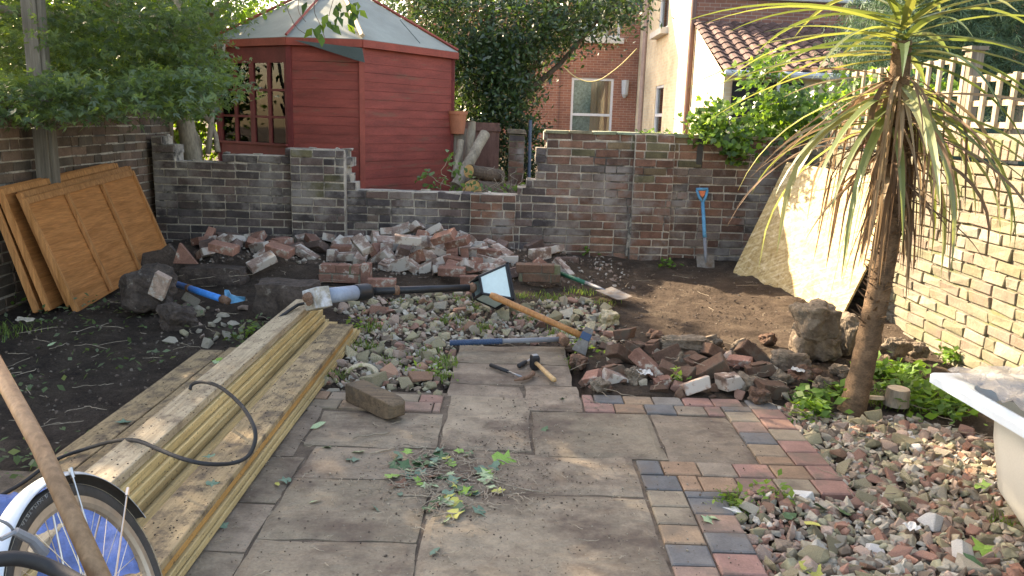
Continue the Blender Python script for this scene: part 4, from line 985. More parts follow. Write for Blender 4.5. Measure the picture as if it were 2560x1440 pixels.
boulder('concrete_lump', 'squat stone at the foot of the pale wall', 'rock', G(2292, 875, .01), (.07, .05, .05), 'rock', 15, .2, .6)
boulder('concrete_lump', 'angular tan stone alone above the rubble patch', 'rock', G(1522, 795, .04), (.065, .05, .055), 'frag_tan', 16, .6, .8)
boulder('concrete_lump', 'round dark concrete lump with a brick set in it, before the orange panels', 'rock', G(372, 725, .16), (.17, .15, .15), 'rock_dark', 18, .3, .25)
m = MB(); m.box(G(410, 710, .24) + Vector((0, -.06, 0)), (.10, .045, .17), Matrix.Rotation(.45, 3, 'Y') @ Matrix.Rotation(.2, 3, 'X'), jit=.004); o = m.build('half_brick', 'frag_pink', bevel=.004); tag(o, 'smooth holed brick stuck to the face of the round concrete lump', 'brick')
boulder('concrete_lump', 'broken dark stone below the round concrete lump', 'rock', G(445, 795, .05), (.12, .09, .09), 'rock_dark', 21, .9, .5)
boulder('footing_block', 'big dark earthy foundation block behind the timber stack', 'rock', G(720, 748, .12), (.235, .14, .145), 'rock_dark', 24, -.05, .75, .1)
boulder('footing_block', 'dark earth covered foundation block at the edge of the trench', 'rock', G(540, 700, .06), (.30, .12, .13), 'rock_dark', 27, -.12, .7, .1)
for q, lb in [((420, 655), 'pointed dark slab standing against the orange panel'), ]:
    m = MB(); c = G(430, 672, .10); m.prism([(-.26, -.1), (.20, -.1), (.14, .05), (.02, .14), (-.03, .20), (-.09, .15), (-.23, .12)], c, Vector((1, .1, 0)).normalized(), Vector((0, .15, 1)).normalized(), Vector((0, .04, 0))); o = m.build('slate_slab', 'rock_dark', bevel=.003); tag(o, lb, 'slab')
m = MB(); m.prism([(-.06, -.06), (.13, -.06), (.0, .09), (-.015, .10)], G(452, 640, .24), Vector((1, 0, 0)), Vector((0, .2, 1)).normalized(), Vector((0, .03, 0))); o = m.build('clay_tile', 'brick_red', bevel=.002); tag(o, 'broken triangular red clay tile beside the dark pointed slab', 'tile')
m = MB(); c = G(940, 1000, .05); dd = (G(1010, 1020, .05) - G(880, 960, .05)).normalized(); ol = frame_of(dd)
sdv = dd.cross(Vector((0, 0, 1))).normalized(); hexa(m, c, sdv, Vector((0, 0, 1)), dd, [(-.185, .048, .040), (-.18, .052, .045), (-.06, .050, .044), (.06, .052, .043), (.13, .050, .043), (.165, .046, .036), (.18, .03, .026)])
o = m.build('sleeper_offcut', 'rock', bevel=.008); o.data.materials[0] = MT['rock_wood'] if 'rock_wood' in MT else MT['bark_pale']; tag(o, 'chunky weathered wooden offcut lying across the corner of the patio', 'wood block')
m = MB(); c = G(905, 935, .03); vs = [c + Vector((.075 * cos(a), .045 * sin(a), .035 * sin(a))) for a in [pi * i / 16 for i in range(17)]]; m.tube(vs, .013, 8, squash=.7); o = m.build('pipe_collar', 'frag_tan', smooth=True); tag(o, 'half round beige collar standing in the rubble behind the wooden offcut', 'collar')
m = MB(); c = G(2240, 1012, 0); m.tube([c, c + Vector((0, 0, .03)), c + Vector((.003, 0, .085))], [.062, .057, .055], 16); root = thing('tree_stump', 'short sawn tree stump among the weeds beside the palm', 'stump', c); m.build('bark', 'bark_pale', root); m = MB(); m.tube([c + Vector((.003, 0, .0855)), c + Vector((.003, 0, .088))], [.052, .051], 16); m.build('cut_face', 'cutpale', root); rebase(root)
m = MB(); c = G(2188, 998, .02); m.tube([c, c + Vector((0, .004, .016))], [.045, .042], 14); o = m.build('wood_disc', 'cutpale'); tag(o, 'thin sawn disc of pale wood lying by the palm trunk', 'wood disc')

random.seed(61)
for k_, (x, y, s_) in enumerate([(1445, 905, .05), (1590, 940, .055), (1700, 905, .06), (1800, 935, .05), (1860, 960, .06), (1950, 950, .05), (2010, 940, .06), (2060, 960, .05), (1460, 870, .045), (1640, 840, .05), (1780, 860, .055), (1850, 870, .05), (1920, 850, .045), (2100, 930, .05), (1500, 965, .04), (1900, 990, .045)]):
    boulder('earth_lump', 'rough earthy lump on the bank behind the clay setts', 'rock', G(x, y, .03), (s_ * random.uniform(1, 1.5), s_, s_ * .8), 'brick_earth' if k_ % 3 == 0 else 'rock', 70 + k_, random.uniform(0, 3), .45, .35, 'earthy lumps on the bank by the setts')

# ---- rubble stones
def wpoly(pts): return [tuple(G(x, y)[:2]) for x, y in pts]
Z1 = wpoly([(800, 940), (880, 880), (915, 800), (835, 775), (930, 752), (1180, 748), (1310, 770), (1470, 760), (1545, 800), (1570, 850), (1480, 862), (1410, 850), (1135, 858), (1118, 985), (1000, 980), (800, 980)])
Z2 = wpoly([(1405, 865), (1570, 850), (1980, 880), (2010, 1000), (1900, 995), (1450, 985)])
Z3 = wpoly([(1935, 1012), (2060, 1015), (2110, 1045), (2240, 1035), (2440, 1075), (2640, 1140), (2800, 1500), (1960, 1500), (1930, 1440), (1810, 1242), (2150, 1242), (2010, 1090)])
Z4 = wpoly([(460, 760), (620, 765), (650, 850), (560, 860), (420, 850)])
def sample(poly, n, dmin):
    xs_ = [p[0] for p in poly]; ys_ = [p[1] for p in poly]; out = []; tries = 0
    while len(out) < n and tries < n * 60:
        tries += 1; x, y = random.uniform(min(xs_), max(xs_)), random.uniform(min(ys_), max(ys_))
        if not inpoly(x, y, poly) or paved(x, y): continue
        if any((x - a) ** 2 + (y - b_) ** 2 < dmin * dmin for a, b_ in out): continue
        out.append((x, y))
    return out
KN = {'frag_red': 'red', 'frag_orange': 'orange', 'frag_tan': 'sandy yellow', 'frag_grey': 'grey', 'frag_green': 'mossy olive', 'frag_pink': 'pinkish mortared', 'frag_white': 'white', 'brick_earth': 'earth coloured'}
def scatter(poly, n, dmin, s0, s1, pal, where, kinds=('brick_fragment', 'stone_fragment')):
    for x, y in sample(poly, n, dmin):
        mt = random.choice(pal); br = mt in ('frag_red', 'frag_orange', 'frag_pink', 'brick_earth'); s = random.uniform(s0 * .7, s1) * random.choice((1, 1, 1, 1.35))
        me = ROCK[random.randrange(12)]
        place(kinds[0] if br else kinds[1], me, mt, (x, y, max(gh(x, y), -.03) + s * .30), (random.gauss(0, .4), random.gauss(0, .4), random.uniform(0, 6.28)), (s, s * random.uniform(.7, 1), s * random.uniform(.7, 1.1)),
              KN[mt] + (' brick fragment ' if br else ' stone fragment ') + where, 'rubble', ('brick' if br else 'stone') + ' fragments ' + where)
random.seed(5)
scatter(Z3, 300, .052, .032, .050, ['frag_red'] * 5 + ['frag_orange'] * 2 + ['frag_tan'] * 5 + ['frag_grey'] * 4 + ['frag_green'] * 4 + ['frag_pink'] * 4 + ['frag_white'], 'in the stony patch beside the bath')
scatter(Z1, 230, .062, .030, .054, ['frag_red'] * 2 + ['frag_orange'] + ['frag_tan'] * 5 + ['frag_grey'] * 3 + ['frag_green'] * 3 + ['frag_pink'] * 3, 'in the weedy rubble around the tools')
scatter(Z2, 60, .07, .03, .05, ['frag_red'] + ['brick_earth'] * 4 + ['frag_grey'] * 2 + ['frag_pink'], 'on the bank behind the setts')
scatter(Z4, 26, .06, .03, .05, ['frag_tan'] * 3 + ['frag_grey'] * 3 + ['frag_pink'], 'below the dark foundation block')
# small stuff: one mesh of little stones
def small_stones(name, spots, pal, lo, hi):
    V_, F_, C_ = [], [], []; n0 = 0
    base = [np.array([v.co for v in ROCK[i].vertices]) for i in range(6)]; fcs = [[tuple(p.vertices) for p in ROCK[i].polygons] for i in range(6)]
    m = MB()
    for x, y in spots:
        k = random.randrange(6); s = random.uniform(lo, hi); R_ = np.array(Matrix.Rotation(random.uniform(0, 6.28), 3, (random.random() - .5, random.random() - .5, random.random())))
        c = random.choice(pal); t = random.uniform(.7, 1.25)
        vv = (base[k] * s) @ R_.T + np.array([x, y, max(gh(x, y), -.035) + s * .35]); m.add(vv.tolist(), fcs[k], tuple(q * t for q in c))
    o = m.build(name, 'crumb'); o['kind'] = 'stuff'; return o
PALS = [(.32, .17, .12), (.40, .34, .24), (.34, .31, .25), (.31, .29, .19), (.38, .28, .22), (.24, .18, .13), (.44, .40, .33), (.20, .15, .11)]
PALD = [(.10, .075, .058), (.13, .10, .078), (.19, .155, .12), (.07, .05, .04), (.11, .08, .06), (.09, .066, .05)]
o = small_stones('small_rubble', sample(Z3, 2400, .016) , PALS, .012, .030); tag(o, 'small stone and brick chippings between the larger rubble', 'rubble')
o = small_stones('small_rubble', sample(Z1, 1300, .025), PALS, .012, .030); tag(o, 'small chippings and grit in the weedy rubble patch', 'rubble')
lawn = [(random.uniform(-3.2, 2.7), random.uniform(3.0, 7.4)) for _ in range(5200)]
lawn = [q for q in lawn if not paved(*q) and not (-1.2 > q[0] > -1.35)]
o = small_stones('soil_clods', lawn, PALD, .002, .011); tag(o, 'clods and grit scattered over the bare soil', 'soil')
hp = [(random.uniform(-2.6, 1.0), random.uniform(6.4, 7.45)) for _ in range(900)]
o = small_stones('mortar_crumbs', hp, [(.35, .31, .26), (.2, .15, .12), (.12, .09, .07)], .006, .022); tag(o, 'mortar crumbs and grit around the brick heap', 'rubble')

# ================================================================== SUMMERHOUSE
EZ = 2.11
foot = [(-3.40, 9.15), (-2.38, 8.5), (-1.60, 8.5), (-.72, 9.83), (-1.15, 11.5), (-2.6, 11.9), (-3.7, 10.9)]
cx_, cy_ = sum(p[0] for p in foot) / 7, sum(p[1] for p in foot) / 7
root = thing('summerhouse', 'dark red timber summerhouse with pointed grey felt roof beyond the broken wall', 'summerhouse', (cx_, cy_, .3))
apex = AY(842, -50, 10.0)
wall_pts = [Vector((cx_ + (x - cx_) * .955, cy_ + (y - cy_) * .955, 0)) for x, y in foot]
def wall_face(i, j): return wall_pts[i], wall_pts[j]
z0w, z1w = .22, EZ - .03
def boarded(a, c, label='wall'):
    d = (c - a); L = d.length; d.normalize(); nrm = Vector((d.y, -d.x, 0))
    if nrm.dot(Vector((cx_, cy_, 0)) - a) > 0: nrm = -nrm
    m = MB(); hgt = .092; z = z0w; rot = Matrix((d, -nrm, Vector((0, 0, 1)))).transposed()
    while z < z1w:
        hh_ = min(hgt, z1w - z); m.box(a + d * (L / 2) + nrm * .002 + Vector((0, 0, z + hh_ / 2)), (L - .02, .016, hh_ - .002), rot @ Matrix.Rotation(-.035, 3, 'X'), jit=.0015); z += hgt
    m.box(a + d * (L / 2) - nrm * .03 + Vector((0, 0, (z0w + z1w) / 2)), (L - .04, .02, z1w - z0w), rot)
    m.build('wall', 'red_paint', root)
for i, j in ((1, 2), (2, 3), (3, 4), (4, 5)): boarded(*wall_face(i, j))
for i, p_ in enumerate(wall_pts):
    m = MB(); m.box((p_.x, p_.y, (z0w + z1w) / 2), (.055, .055, z1w - z0w), Matrix.Rotation(math.atan2(p_.y - cy_, p_.x - cx_), 3, 'Z')); m.build('corner_post', 'red_trim' if i == 2 else 'red_dark', root)
def window_wall(a, c, cols, zlo, zhi, rows):
    d = (c - a); L = d.length; d.normalize(); nrm = Vector((d.y, -d.x, 0))
    if nrm.dot(Vector((cx_, cy_, 0)) - a) > 0: nrm = -nrm
    rot = Matrix((d, -nrm, Vector((0, 0, 1)))).transposed()
    m = MB()
    def bx(u0, u1, z0_, z1_, t=.035): m.box(a + d * ((u0 + u1) / 2) + Vector((0, 0, (z0_ + z1_) / 2)), (u1 - u0, t, z1_ - z0_), rot)
    bx(.03, L - .03, z0w, zlo, .03); bx(.03, L - .03, zhi, z1w, .03)
    for k in range(cols + 1):
        u = .03 + (L - .06) * k / cols; w_ = .022 if k % 2 else .035
        bx(max(.0, u - w_), min(L, u + w_), zlo, zhi)
    f = m.build('window_frame', 'red_dark', root)
    m = MB(); sv = m
    for r_ in range(1, rows): m.box(a + d * (L / 2) + Vector((0, 0, zlo + (zhi - zlo) * r_ / rows)), (L - .06, .028, .024), rot)
    m.box(a + d * (L / 2) + nrm * .03 + Vector((0, 0, zlo - .005)), (L - .02, .07, .022), rot); m.build('glazing_bars', 'red_dark', f)
    m = MB(); m.box(a + d * (L / 2) + Vector((0, 0, (zlo + zhi) / 2)), (L - .06, .004, zhi - zlo), rot); m.build('pane', 'glass', f)
window_wall(*wall_face(0, 1), 4, 1.02, 1.86, 3)
window_wall(*wall_face(6, 0), 4, 1.02, 1.86, 3); window_wall(*wall_face(5, 6), 4, 1.02, 1.86, 3)
# roof
rf = MB(); E_ = [Vector((x, y, EZ)) for x, y in foot]
vs = E_ + [apex] + [v - Vector((0, 0, .012)) for v in E_] + [apex - Vector((0, 0, .02))]
rf.add(vs, [(i, (i + 1) % 7, 7) for i in range(7)] + [((i + 1) % 7 + 8, i + 8, 15) for i in range(7)] + [(i + 8, (i + 1) % 7 + 8, (i + 1) % 7, i) for i in range(7)])
roof = rf.build('roof', 'felt', root)
for i in range(7):
    m = MB(); a, c = E_[i], E_[(i + 1) % 7]; d = (c - a).normalized(); L = (c - a).length
    m.box((a + c) / 2 - Vector((0, 0, .045)), (L, .022, .075), Matrix((d, Vector((-d.y, d.x, 0)), Vector((0, 0, 1)))).transposed()); m.build('fascia', 'red_trim', roof)
    if i in (1, 3, 0, 4):
        m = MB(); m.tube([a + Vector((0, 0, .02)), apex + Vector((0, 0, .02))], .016, 4); m.build('hip_strip', 'red_trim', roof)
m = MB(); m.tube([E_[2] + Vector((0, 0, .03)), E_[2].lerp(apex, .55) + Vector((0, 0, .03)), apex], .026, 4); m.build('hip_batten', 'cutpale', roof)
m = MB(); m.tube([AY(1000, 50, 9.3) , AY(1050, 108, 9.2)], .004, 4); m.build('felt_seam', 'felt_dark', roof)
m = MB(); q = [AY(735, 100, 8.43), AY(905, 120, 8.43), AY(912, 156, 8.42), AY(895, 152, 8.42)]; m.add(q + [v + Vector((0, .006, 0)) for v in q], [(0, 1, 2, 3), (7, 6, 5, 4), (0, 4, 5, 1), (1, 5, 6, 2), (2, 6, 7, 3), (3, 7, 4, 0)]); m.build('felt_flap', 'felt_dark', roof)
rebase(root)

# ================================================================== HOUSES
def window(parent, org, ux, w, h, out, curtain='curtain', transom=.5, frame=.07, mat='white', split=None):
    """org: lower left corner on the wall face, ux along the wall, out: outward normal"""
    ux, out = Vector(ux), Vector(out); rot = Matrix((ux, -out, Vector((0, 0, 1)))).transposed()
    def bx(m, u0, u1, z0_, z1_, off, t): m.box(org + ux * ((u0 + u1) / 2) + Vector((0, 0, (z0_ + z1_) / 2)) - out * off, (u1 - u0, t, z1_ - z0_), rot)
    m = MB(); bx(m, 0, w, 0, frame, .06, .07); bx(m, 0, w, h - frame, h, .06, .07); bx(m, 0, frame, frame, h - frame, .06, .07); bx(m, w - frame, w, frame, h - frame, .06, .07)
    if transom: bx(m, frame, w - frame, h * transom - .04, h * transom + .04, .055, .07)
    f = m.build('window', mat, parent)
    m = MB(); bx(m, frame, w - frame, frame, h - frame, .075, .006); m.build('pane', 'glass', f)
    m = MB(); bx(m, .02, w - .02, .02, h - .02, .19, .02); m.build('net_curtain', 'net', f)
    if curtain:
        m = MB(); n = 14; c0_ = w * .48
        pts = [(c0_ + (w - c0_ - frame) * i / n, .13 + .022 * (i % 2)) for i in range(n + 1)]
        vs = [org + ux * u - out * o_ + Vector((0, 0, z)) for z in (frame, h - frame) for u, o_ in pts]; k = n + 1
        m.add(vs, [(i, i + 1, k + i + 1, k + i) for i in range(n)]); m.build('curtain', curtain, f)
    return f
def holed_wall(name, parent, org, ux, L, H, out, holes, mat, thick=.25):
    """wall sheet with rectangular openings; holes: (u0, u1, z0, z1)"""
    us = sorted({0, L, *[h[0] for h in holes], *[h[1] for h in holes]}); zs = sorted({0, H, *[h[2] for h in holes], *[h[3] for h in holes]})
    ux, out = Vector(ux), Vector(out); m = MB(); rot = Matrix((ux, -out, Vector((0, 0, 1)))).transposed()
    P_ = lambda u, z, o_: org + ux * u + Vector((0, 0, z)) - out * o_
    for a, b_ in zip(us, us[1:]):
        for c, d in zip(zs, zs[1:]):
            um, zm = (a + b_) / 2, (c + d) / 2
            if any(h[0] < um < h[1] and h[2] < zm < h[3] for h in holes): continue
            m.add([P_(a, c, 0), P_(b_, c, 0), P_(b_, d, 0), P_(a, d, 0)], [(0, 1, 2, 3)])
    for (a, b_, c, d) in holes:
        for q in (((a, c), (b_, c)), ((b_, c), (b_, d)), ((b_, d), (a, d)), ((a, d), (a, c))): m.add([P_(*q[0], 0), P_(*q[1], 0), P_(*q[1], thick), P_(*q[0], thick)], [(0, 1, 2, 3)])
    return m.build(name, mat, parent)
# house A: orange red facade facing the yard
YA = 26.0; root = thing('brick_house', 'orange red brick house with white framed window and orange curtain', 'house', (2, YA, .3))
xa0 = -3.5; O = Vector((xa0, YA, .2)); xb = 3.75
w1l, w1r = AY(1430, 194, YA), AY(1535, 194, YA); w2l, w2r = AY(1440, 92, YA), AY(1549, 96, YA); 
H1 = (w1l.x - xa0, w1r.x - xa0, .55, w1l.z - .2); H2 = (w2l.x - xa0, w2r.x - xa0, w2l.z - .2, w2l.z + 1.6)
w3 = AY(1312, 26, YA); H3 = (w3.x - 1.1 - xa0, w3.x - xa0, w3.z - .2, w3.z + 1.2)
holed_wall('wall', root, O, (1, 0, 0), xb - xa0, 8.5, (0, -1, 0), [H1, H2, H3], 'house_red')
f = window(root, O + Vector((H1[0], 0, H1[2])), (1, 0, 0), H1[1] - H1[0], H1[3] - H1[2], (0, -1, 0), transom=.42)
f = window(root, O + Vector((H2[0], 0, H2[2])), (1, 0, 0), H2[1] - H2[0], H2[3] - H2[2], (0, -1, 0)); 
m = MB(); m.box((O.x + (H2[0] + H2[1]) / 2, YA - .05, H2[2] + .2 - .09), (H2[1] - H2[0] + .25, .22, .17)); m.build('sill', 'sill', f)
f = window(root, O + Vector((H3[0], 0, H3[2])), (1, 0, 0), H3[1] - H3[0], H3[3] - H3[2], (0, -1, 0), curtain=None)
m = MB(); m.prism([(0, 0)] + [(i / 12 * 1.5, .10 + .09 * math.sin(pi * i / 12)) for i in range(13)] + [(1.5, 0)], O + Vector((H1[0] - .06, -.012, H1[3])), (1, 0, 0), (0, 0, 1), (0, .02, 0)); m.build('window_arch', 'house_dull', root)
m = MB(); a = AY(1395, 330, YA); m.box((a.x, YA - .01, 4.4), (.05, .02, 8)); m.build('wall_joint', 'house_dull', root)
m = MB(); q = AY(1562, 215, YA); m.tube([q + Vector((0, -.05, .1)), q + Vector((0, -.1, .16)), q + Vector((0, -.1, -.25)), q + Vector((0, -.06, -.35))], [.06, .12, .10, .05], 8); m.build('wall_lamp', 'gutter', root)
m = MB(); m.box((0.1, YA + 3.5, 4.5), (7.2, 6.4, 8.4)); m.build('house_body', 'house_dull', root)
rebase(root)
# house B: flank coloured pale for the sun, and tiled lean-to
XBW = 3.76; root = thing('brick_house', 'tall brick house with a brown tiled lean-to, its flank coloured pale for bright sun', 'house', (XBW + 2, 20, .3))
def zy(px, py): q = AX(px, py, XBW); return q
wU0, wU1 = zy(1641, 150), zy(1665, 128); wL0, wL1 = zy(1632, 330), zy(1652, 330)
Of = Vector((XBW, 26.2, .2)); u = lambda y: 26.2 - y
zb = (wU0.z + wU1.z) / 2 - .2
holes = [(u(wU0.y), u(wU1.y), 3.55, 5.3), (u(wL0.y), u(wL1.y), .6, 2.15)]
holed_wall('flank_wall', root, Of, (0, -1, 0), 26.2 - 18, 8.5, (-1, 0, 0), holes, 'house_sunlit', .15)
f = window(root, Of + Vector((0, -holes[0][0], holes[0][2])), (0, -1, 0), holes[0][1] - holes[0][0], holes[0][3] - holes[0][2], (-1, 0, 0), curtain=None, mat='white')
m = MB(); m.box((XBW - .05, 26.2 - (holes[0][0] + holes[0][1]) / 2, 3.55 + .2 - .08), (.3, holes[0][1] - holes[0][0] + .3, .15)); m.build('sill', 'sill', f)
window(root, Of + Vector((0, -holes[1][0], holes[1][2])), (0, -1, 0), holes[1][1] - holes[1][0], holes[1][3] - holes[1][2], (-1, 0, 0), curtain=None)
m = MB(); m.add([(XBW, 18, .2), (12, 18, .2), (12, 18, 8.7), (XBW, 18, 8.7)], [(0, 1, 2, 3)]); m.add([(XBW + .3, 18.2, .2), (12, 18.2, .2), (12, 26, .2), (XBW + .3, 26, .2), (XBW + .3, 18.2, 8.6), (12, 18.2, 8.6), (12, 26, 8.6), (XBW + .3, 26, 8.6)], [(4, 5, 6, 7), (1, 2, 6, 5), (2, 3, 7, 6), (3, 0, 4, 7)]); m.build('rear_wall', 'house_dull', root)
m = MB(); m.tube([(XBW + .3, 17.95, 4.05), (12, 17.95, 3.95)], .05, 8); m.build('wall_pipe', 'gutter', root)
ez, rz = 2.33, 3.52
m = MB(); m.add([(XBW, 15.1, .2), (XBW, 18, .2), (XBW, 18, rz - .08), (XBW, 15.1, ez - .08)], [(0, 1, 2, 3)]); m.add([(XBW, 15.1, .2), (9.5, 15.1, .2), (9.5, 15.1, ez - .1), (XBW, 15.1, ez - .1)], [(3, 2, 1, 0)]); m.build('lean_to_wall', 'house_sunlit', root)
# pantiles
m = MB(); rows_ = 10; sl = Vector((0, 3.05, rz - ez)); up = Vector((0, 0, 1)); nR = sl.cross(Vector((1, 0, 0))).normalized() * -1; nR = nR if nR.z > 0 else -nR
for r_ in range(rows_):
    for k in range(24):
        x0_ = XBW - .06 + k * .27; c = (.115, .068, .058); t = random.uniform(.65, 1.35); prof_ = [(0, .0), (.05, .045), (.11, .058), (.17, .035), (.21, .005), (.27, .0)]
        a = Vector((x0_, 14.95, ez - .02)) + sl * (r_ / rows_) - sl.normalized() * .04; L_ = sl.length / rows_ + .04
        low = [a + Vector((px_, 0, 0)) + nR * (pz_ + .035) for px_, pz_ in prof_]; hi = [a + Vector((px_, 0, 0)) + sl.normalized() * L_ + nR * (pz_ + .005) for px_, pz_ in prof_]; base_ = [v - nR * .03 for v in low]
        n = len(prof_); m.add(low + hi + base_, [(i, i + 1, n + i + 1, n + i) for i in range(n - 1)] + [(2 * n + i, 2 * n + i + 1, i + 1, i) for i in range(n - 1)], tuple(q * t for q in c))
m.build('tiled_roof', 'tile', root)
m = MB(); m.tube([(XBW - .05, 14.9, ez - .05), (9.6, 14.9, ez - .08)], .06, 8); m.tube([(XBW + .95, 14.93, ez - .05), (XBW + .95, 14.95, .3)], .035, 8); m.build('gutter', 'gutter', root)
m = MB(); m.box((XBW + .8, 15.07, 1.75), (1.3, .03, .8)); m.build('lean_to_window', 'dark_room', root)
m = MB(); a, c = zy(1609, 0), zy(1592, 330); m.tube([(XBW - .06, 24.6, 8), (XBW - .06, 24.6, .3)], .07, 8); m.build('downpipe', 'pipe_pink', root)
m = MB(); m.tube([(XBW - .07, 17.9, 8), (XBW - .07, 17.9, .3)], .062, 10); m.build('soil_pipe', 'pipe_brown', root)
rebase(root)
m = MB(); q = [AY(1412, 168, 13.5), AY(1432, 188, 13.4), AY(1465, 203, 13.2), AY(1498, 200, 13), AY(1530, 180, 12.8), AY(1560, 155, 12.6), AY(1592, 122, 12.4)]; m.tube(smooth_path(q, 5), .008, 6); o = m.build('washing_line', 'yellow_rope', smooth=True); tag(o, 'slack pale yellow washing line hanging before the house window', 'rope')

# ================================================================== NEIGHBOUR'S YARD
def log(label, a, c, r, mat='bark', cut='cutwood'):
    a, c = Vector(a), Vector(c); root = thing('log', label, 'log', a, None); m = MB(); n = 8
    m.tube([a.lerp(c, i / n) + Vector((random.uniform(-.006, .006),) * 3) for i in range(n + 1)], [r * random.uniform(.94, 1.06) for _ in range(n + 1)], 14); m.build('bark', mat, root)
    d = (a - c).normalized(); m = MB(); m.tube([a, a + d * .004], r * .93, 14); m.build('cut_face', cut, root); m = MB(); m.tube([c, c - d * .004], r * .93, 14); m.build('cut_face', cut, root); rebase(root)
log('short log with its sunlit orange cut end facing left', AY(1172, 428, 8.6), AY(1250, 440, 9.0), .075)
log('thick leaning log with pale split bark in the log heap', AY(1140, 465, 8.8), AY(1212, 335, 9.3), .062, 'bark_pale')
log('slim upright log with pale sawn top beside the terracotta pot', AY(1180, 305, 9.5), AY(1168, 400, 9.4), .05, 'bark_pale', 'cutpale')
log('leaning grey stump with torn bark at the back of the heap', AY(1152, 352, 9.2), AY(1136, 445, 9.0), .038, 'bark_pale', 'cutpale')
log('fat log lying in shade, its orange end just over the low wall', AY(1180, 478, 8.5), AY(1300, 490, 9.4), .13)
m = MB(); q = AY(1192, 420, 10.4); m.box((q.x, 10.4, .75), (.56, .03, 1.1)); m.box((q.x, 10.37, 1.22), (.60, .03, .05)); o = m.build('wooden_fence', 'fence_brown'); tag(o, 'low brown board fence behind the log heap', 'fence')
m = MB(); q = AY(1143, 305, 9.85); m.tube([(q.x, 9.85, q.z - .14), (q.x, 9.85, q.z + .09), (q.x, 9.85, q.z + .09), (q.x, 9.85, q.z + .13), (q.x, 9.85, q.z + .13), (q.x, 9.85, q.z + .05)], [.085, .115, .125, .125, .10, .09], 20); o = m.build('plant_pot', 'terracotta'); tag(o, 'terracotta pot perched beside the summerhouse', 'plant pot')
m = MB(); q = AY(1143, 340, 9.85); m.box((q.x + .03, 9.87, .75), (.38, .04, .95)); o = m.build('grey_board', 'post'); tag(o, 'upright grey board beneath the terracotta pot', 'board')
root = thing('brick_pier', 'narrow old brick gate pier seen through the gap in the wall', 'pier', (0, 9.5, .3)); q0, q1 = AY(1273, 335, 9.5), AY(1312, 335, 9.5)
bk, mo = MB(), MB(); brick_run(bk, mo, (q0.x, 9.5), (q1.x, 9.5), .2, .2, lambda s: q0.z, pal=lambda s, z: REDD if z < 1.1 else DARK, out=(0, -1, 0)); bk.build('bricks', 'wall_back', root); mo.build('mortar', 'mortar_right', root)
m = MB(); m.box(((q0.x + q1.x) / 2, 9.6, q0.z + .03), (.21, .26, .06), jit=.012); m.build('cap', 'rock', root); rebase(root)
m = MB(); m.tube([AY(1326, 300, 10.5), AY(1322, 480, 10.5)], .022, 10); o = m.build('drainpipe', 'pipe_blue'); tag(o, 'blue grey vertical pipe beside the old gate pier', 'pipe')
m = MB(); m.box((-10.2, 12.5, 1.0), (9, .05, 1.6)); o = m.build('board_fence', 'fence_brown'); tag(o, 'dark board fence behind the hedge at the end of the neighbouring garden', 'fence')

# ================================================================== TREES AND PLANTS
rng = np.random.default_rng(21); random.seed(21)
def px_centres(n, poly, Y0, Y1, keep=None):
    xs_ = [p[0] for p in poly]; ys_ = [p[1] for p in poly]; out = []; t = 0
    while len(out) < n and t < n * 80:
        t += 1; x, y = random.uniform(min(xs_), max(xs_)), random.uniform(min(ys_), max(ys_))
        if not inpoly(x, y, poly): continue
        p = AY(x, y, random.uniform(Y0, Y1))
        if keep and not keep(p): continue
        out.append(tuple(p))
    return out
def crown(name, P, size, pal, mat, parent, **k):
    V_, F_, C_ = leaf_quads(np.array(P), size, leafcols(len(P), pal), **k)
    return npmesh(name, V_, F_, C_, mat, parent)
def limb(m, a, c, r0, r1, wob=.08, n=8):
    a, c = Vector(a), Vector(c); L = (c - a).length; ph = random.uniform(0, 40); pts = []
    for i in range(n + 1):
        t = i / n; p = a.lerp(c, t); w = wob * L * sin(pi * t)
        pts.append(p + Vector((mnoise.noise(Vector((t * 2.2, ph, 0))), mnoise.noise(Vector((t * 2.2, ph, 5))), .4 * mnoise.noise(Vector((t * 2.2, ph, 9))))) * w * 2)
    m.tube(pts, [r0 + (r1 - r0) * i / n for i in range(n + 1)], 8)

# --- the feathery tree over the left of the yard; its high crown shades the patio
base = Vector((-3.15, 8.25, .3)); root = thing('maple_tree', 'feathery leaved tree spreading over the yard from behind the wall beside the summerhouse', 'tree', base)
m = MB(); fork = Vector((-3.35, 8.1, 2.1)); limb(m, base, fork, .10, .075, .03)
tips = [(-5.6, 8.3, 4.0), (-4.4, 9.6, 4.5), (-3.3, 8.2, 4.6), (-3.6, 5.9, 2.35), (-2.4, 6.9, 2.25), (-6.0, 7.0, 3.4), (-5.0, 10.2, 4.2), (-4.4, 5.0, 2.0)]
for t in tips: limb(m, fork, t, .055, .015, .10)
for a, c in [((430, 390), (440, 120)), ((500, 390), (470, 250)), ((520, 385), (560, 110)), ((470, 392), (505, 60)), ((545, 380), (500, 230))]:
    limb(m, AY(*a, 8.3), AY(*c, 8.5), .03, .016, .05)
m.build('trunk', 'bark_pale', root, smooth=True)
low = [(0, 60), (250, 20), (600, 0), (640, 20), (600, 60), (520, 100), (530, 150), (560, 195), (530, 240), (440, 285), (330, 296), (190, 305), (90, 315), (0, 305), (-60, 300), (-60, 60)]
C_ = px_centres(140, [q if q[1] < 270 else (q[0], 270) for q in low], 5.75, 6.9) + px_centres(75, [(-60, 190), (560, 180), (575, 230), (520, 265), (440, 300), (380, 262), (310, 290), (230, 318), (170, 270), (90, 322), (20, 285), (-60, 310)], 4.9, 5.9, lambda p: p.x > -3.3) + px_centres(60, [(330, 90), (520, 60), (560, 190), (500, 270), (430, 290), (330, 280)], 6.2, 7.5)
C_ += px_centres(60, [(-40, -60), (700, -80), (640, 10), (300, 60), (-40, 150)], 5.2, 7.2)
P = clump(C_, 52, .12, .26)
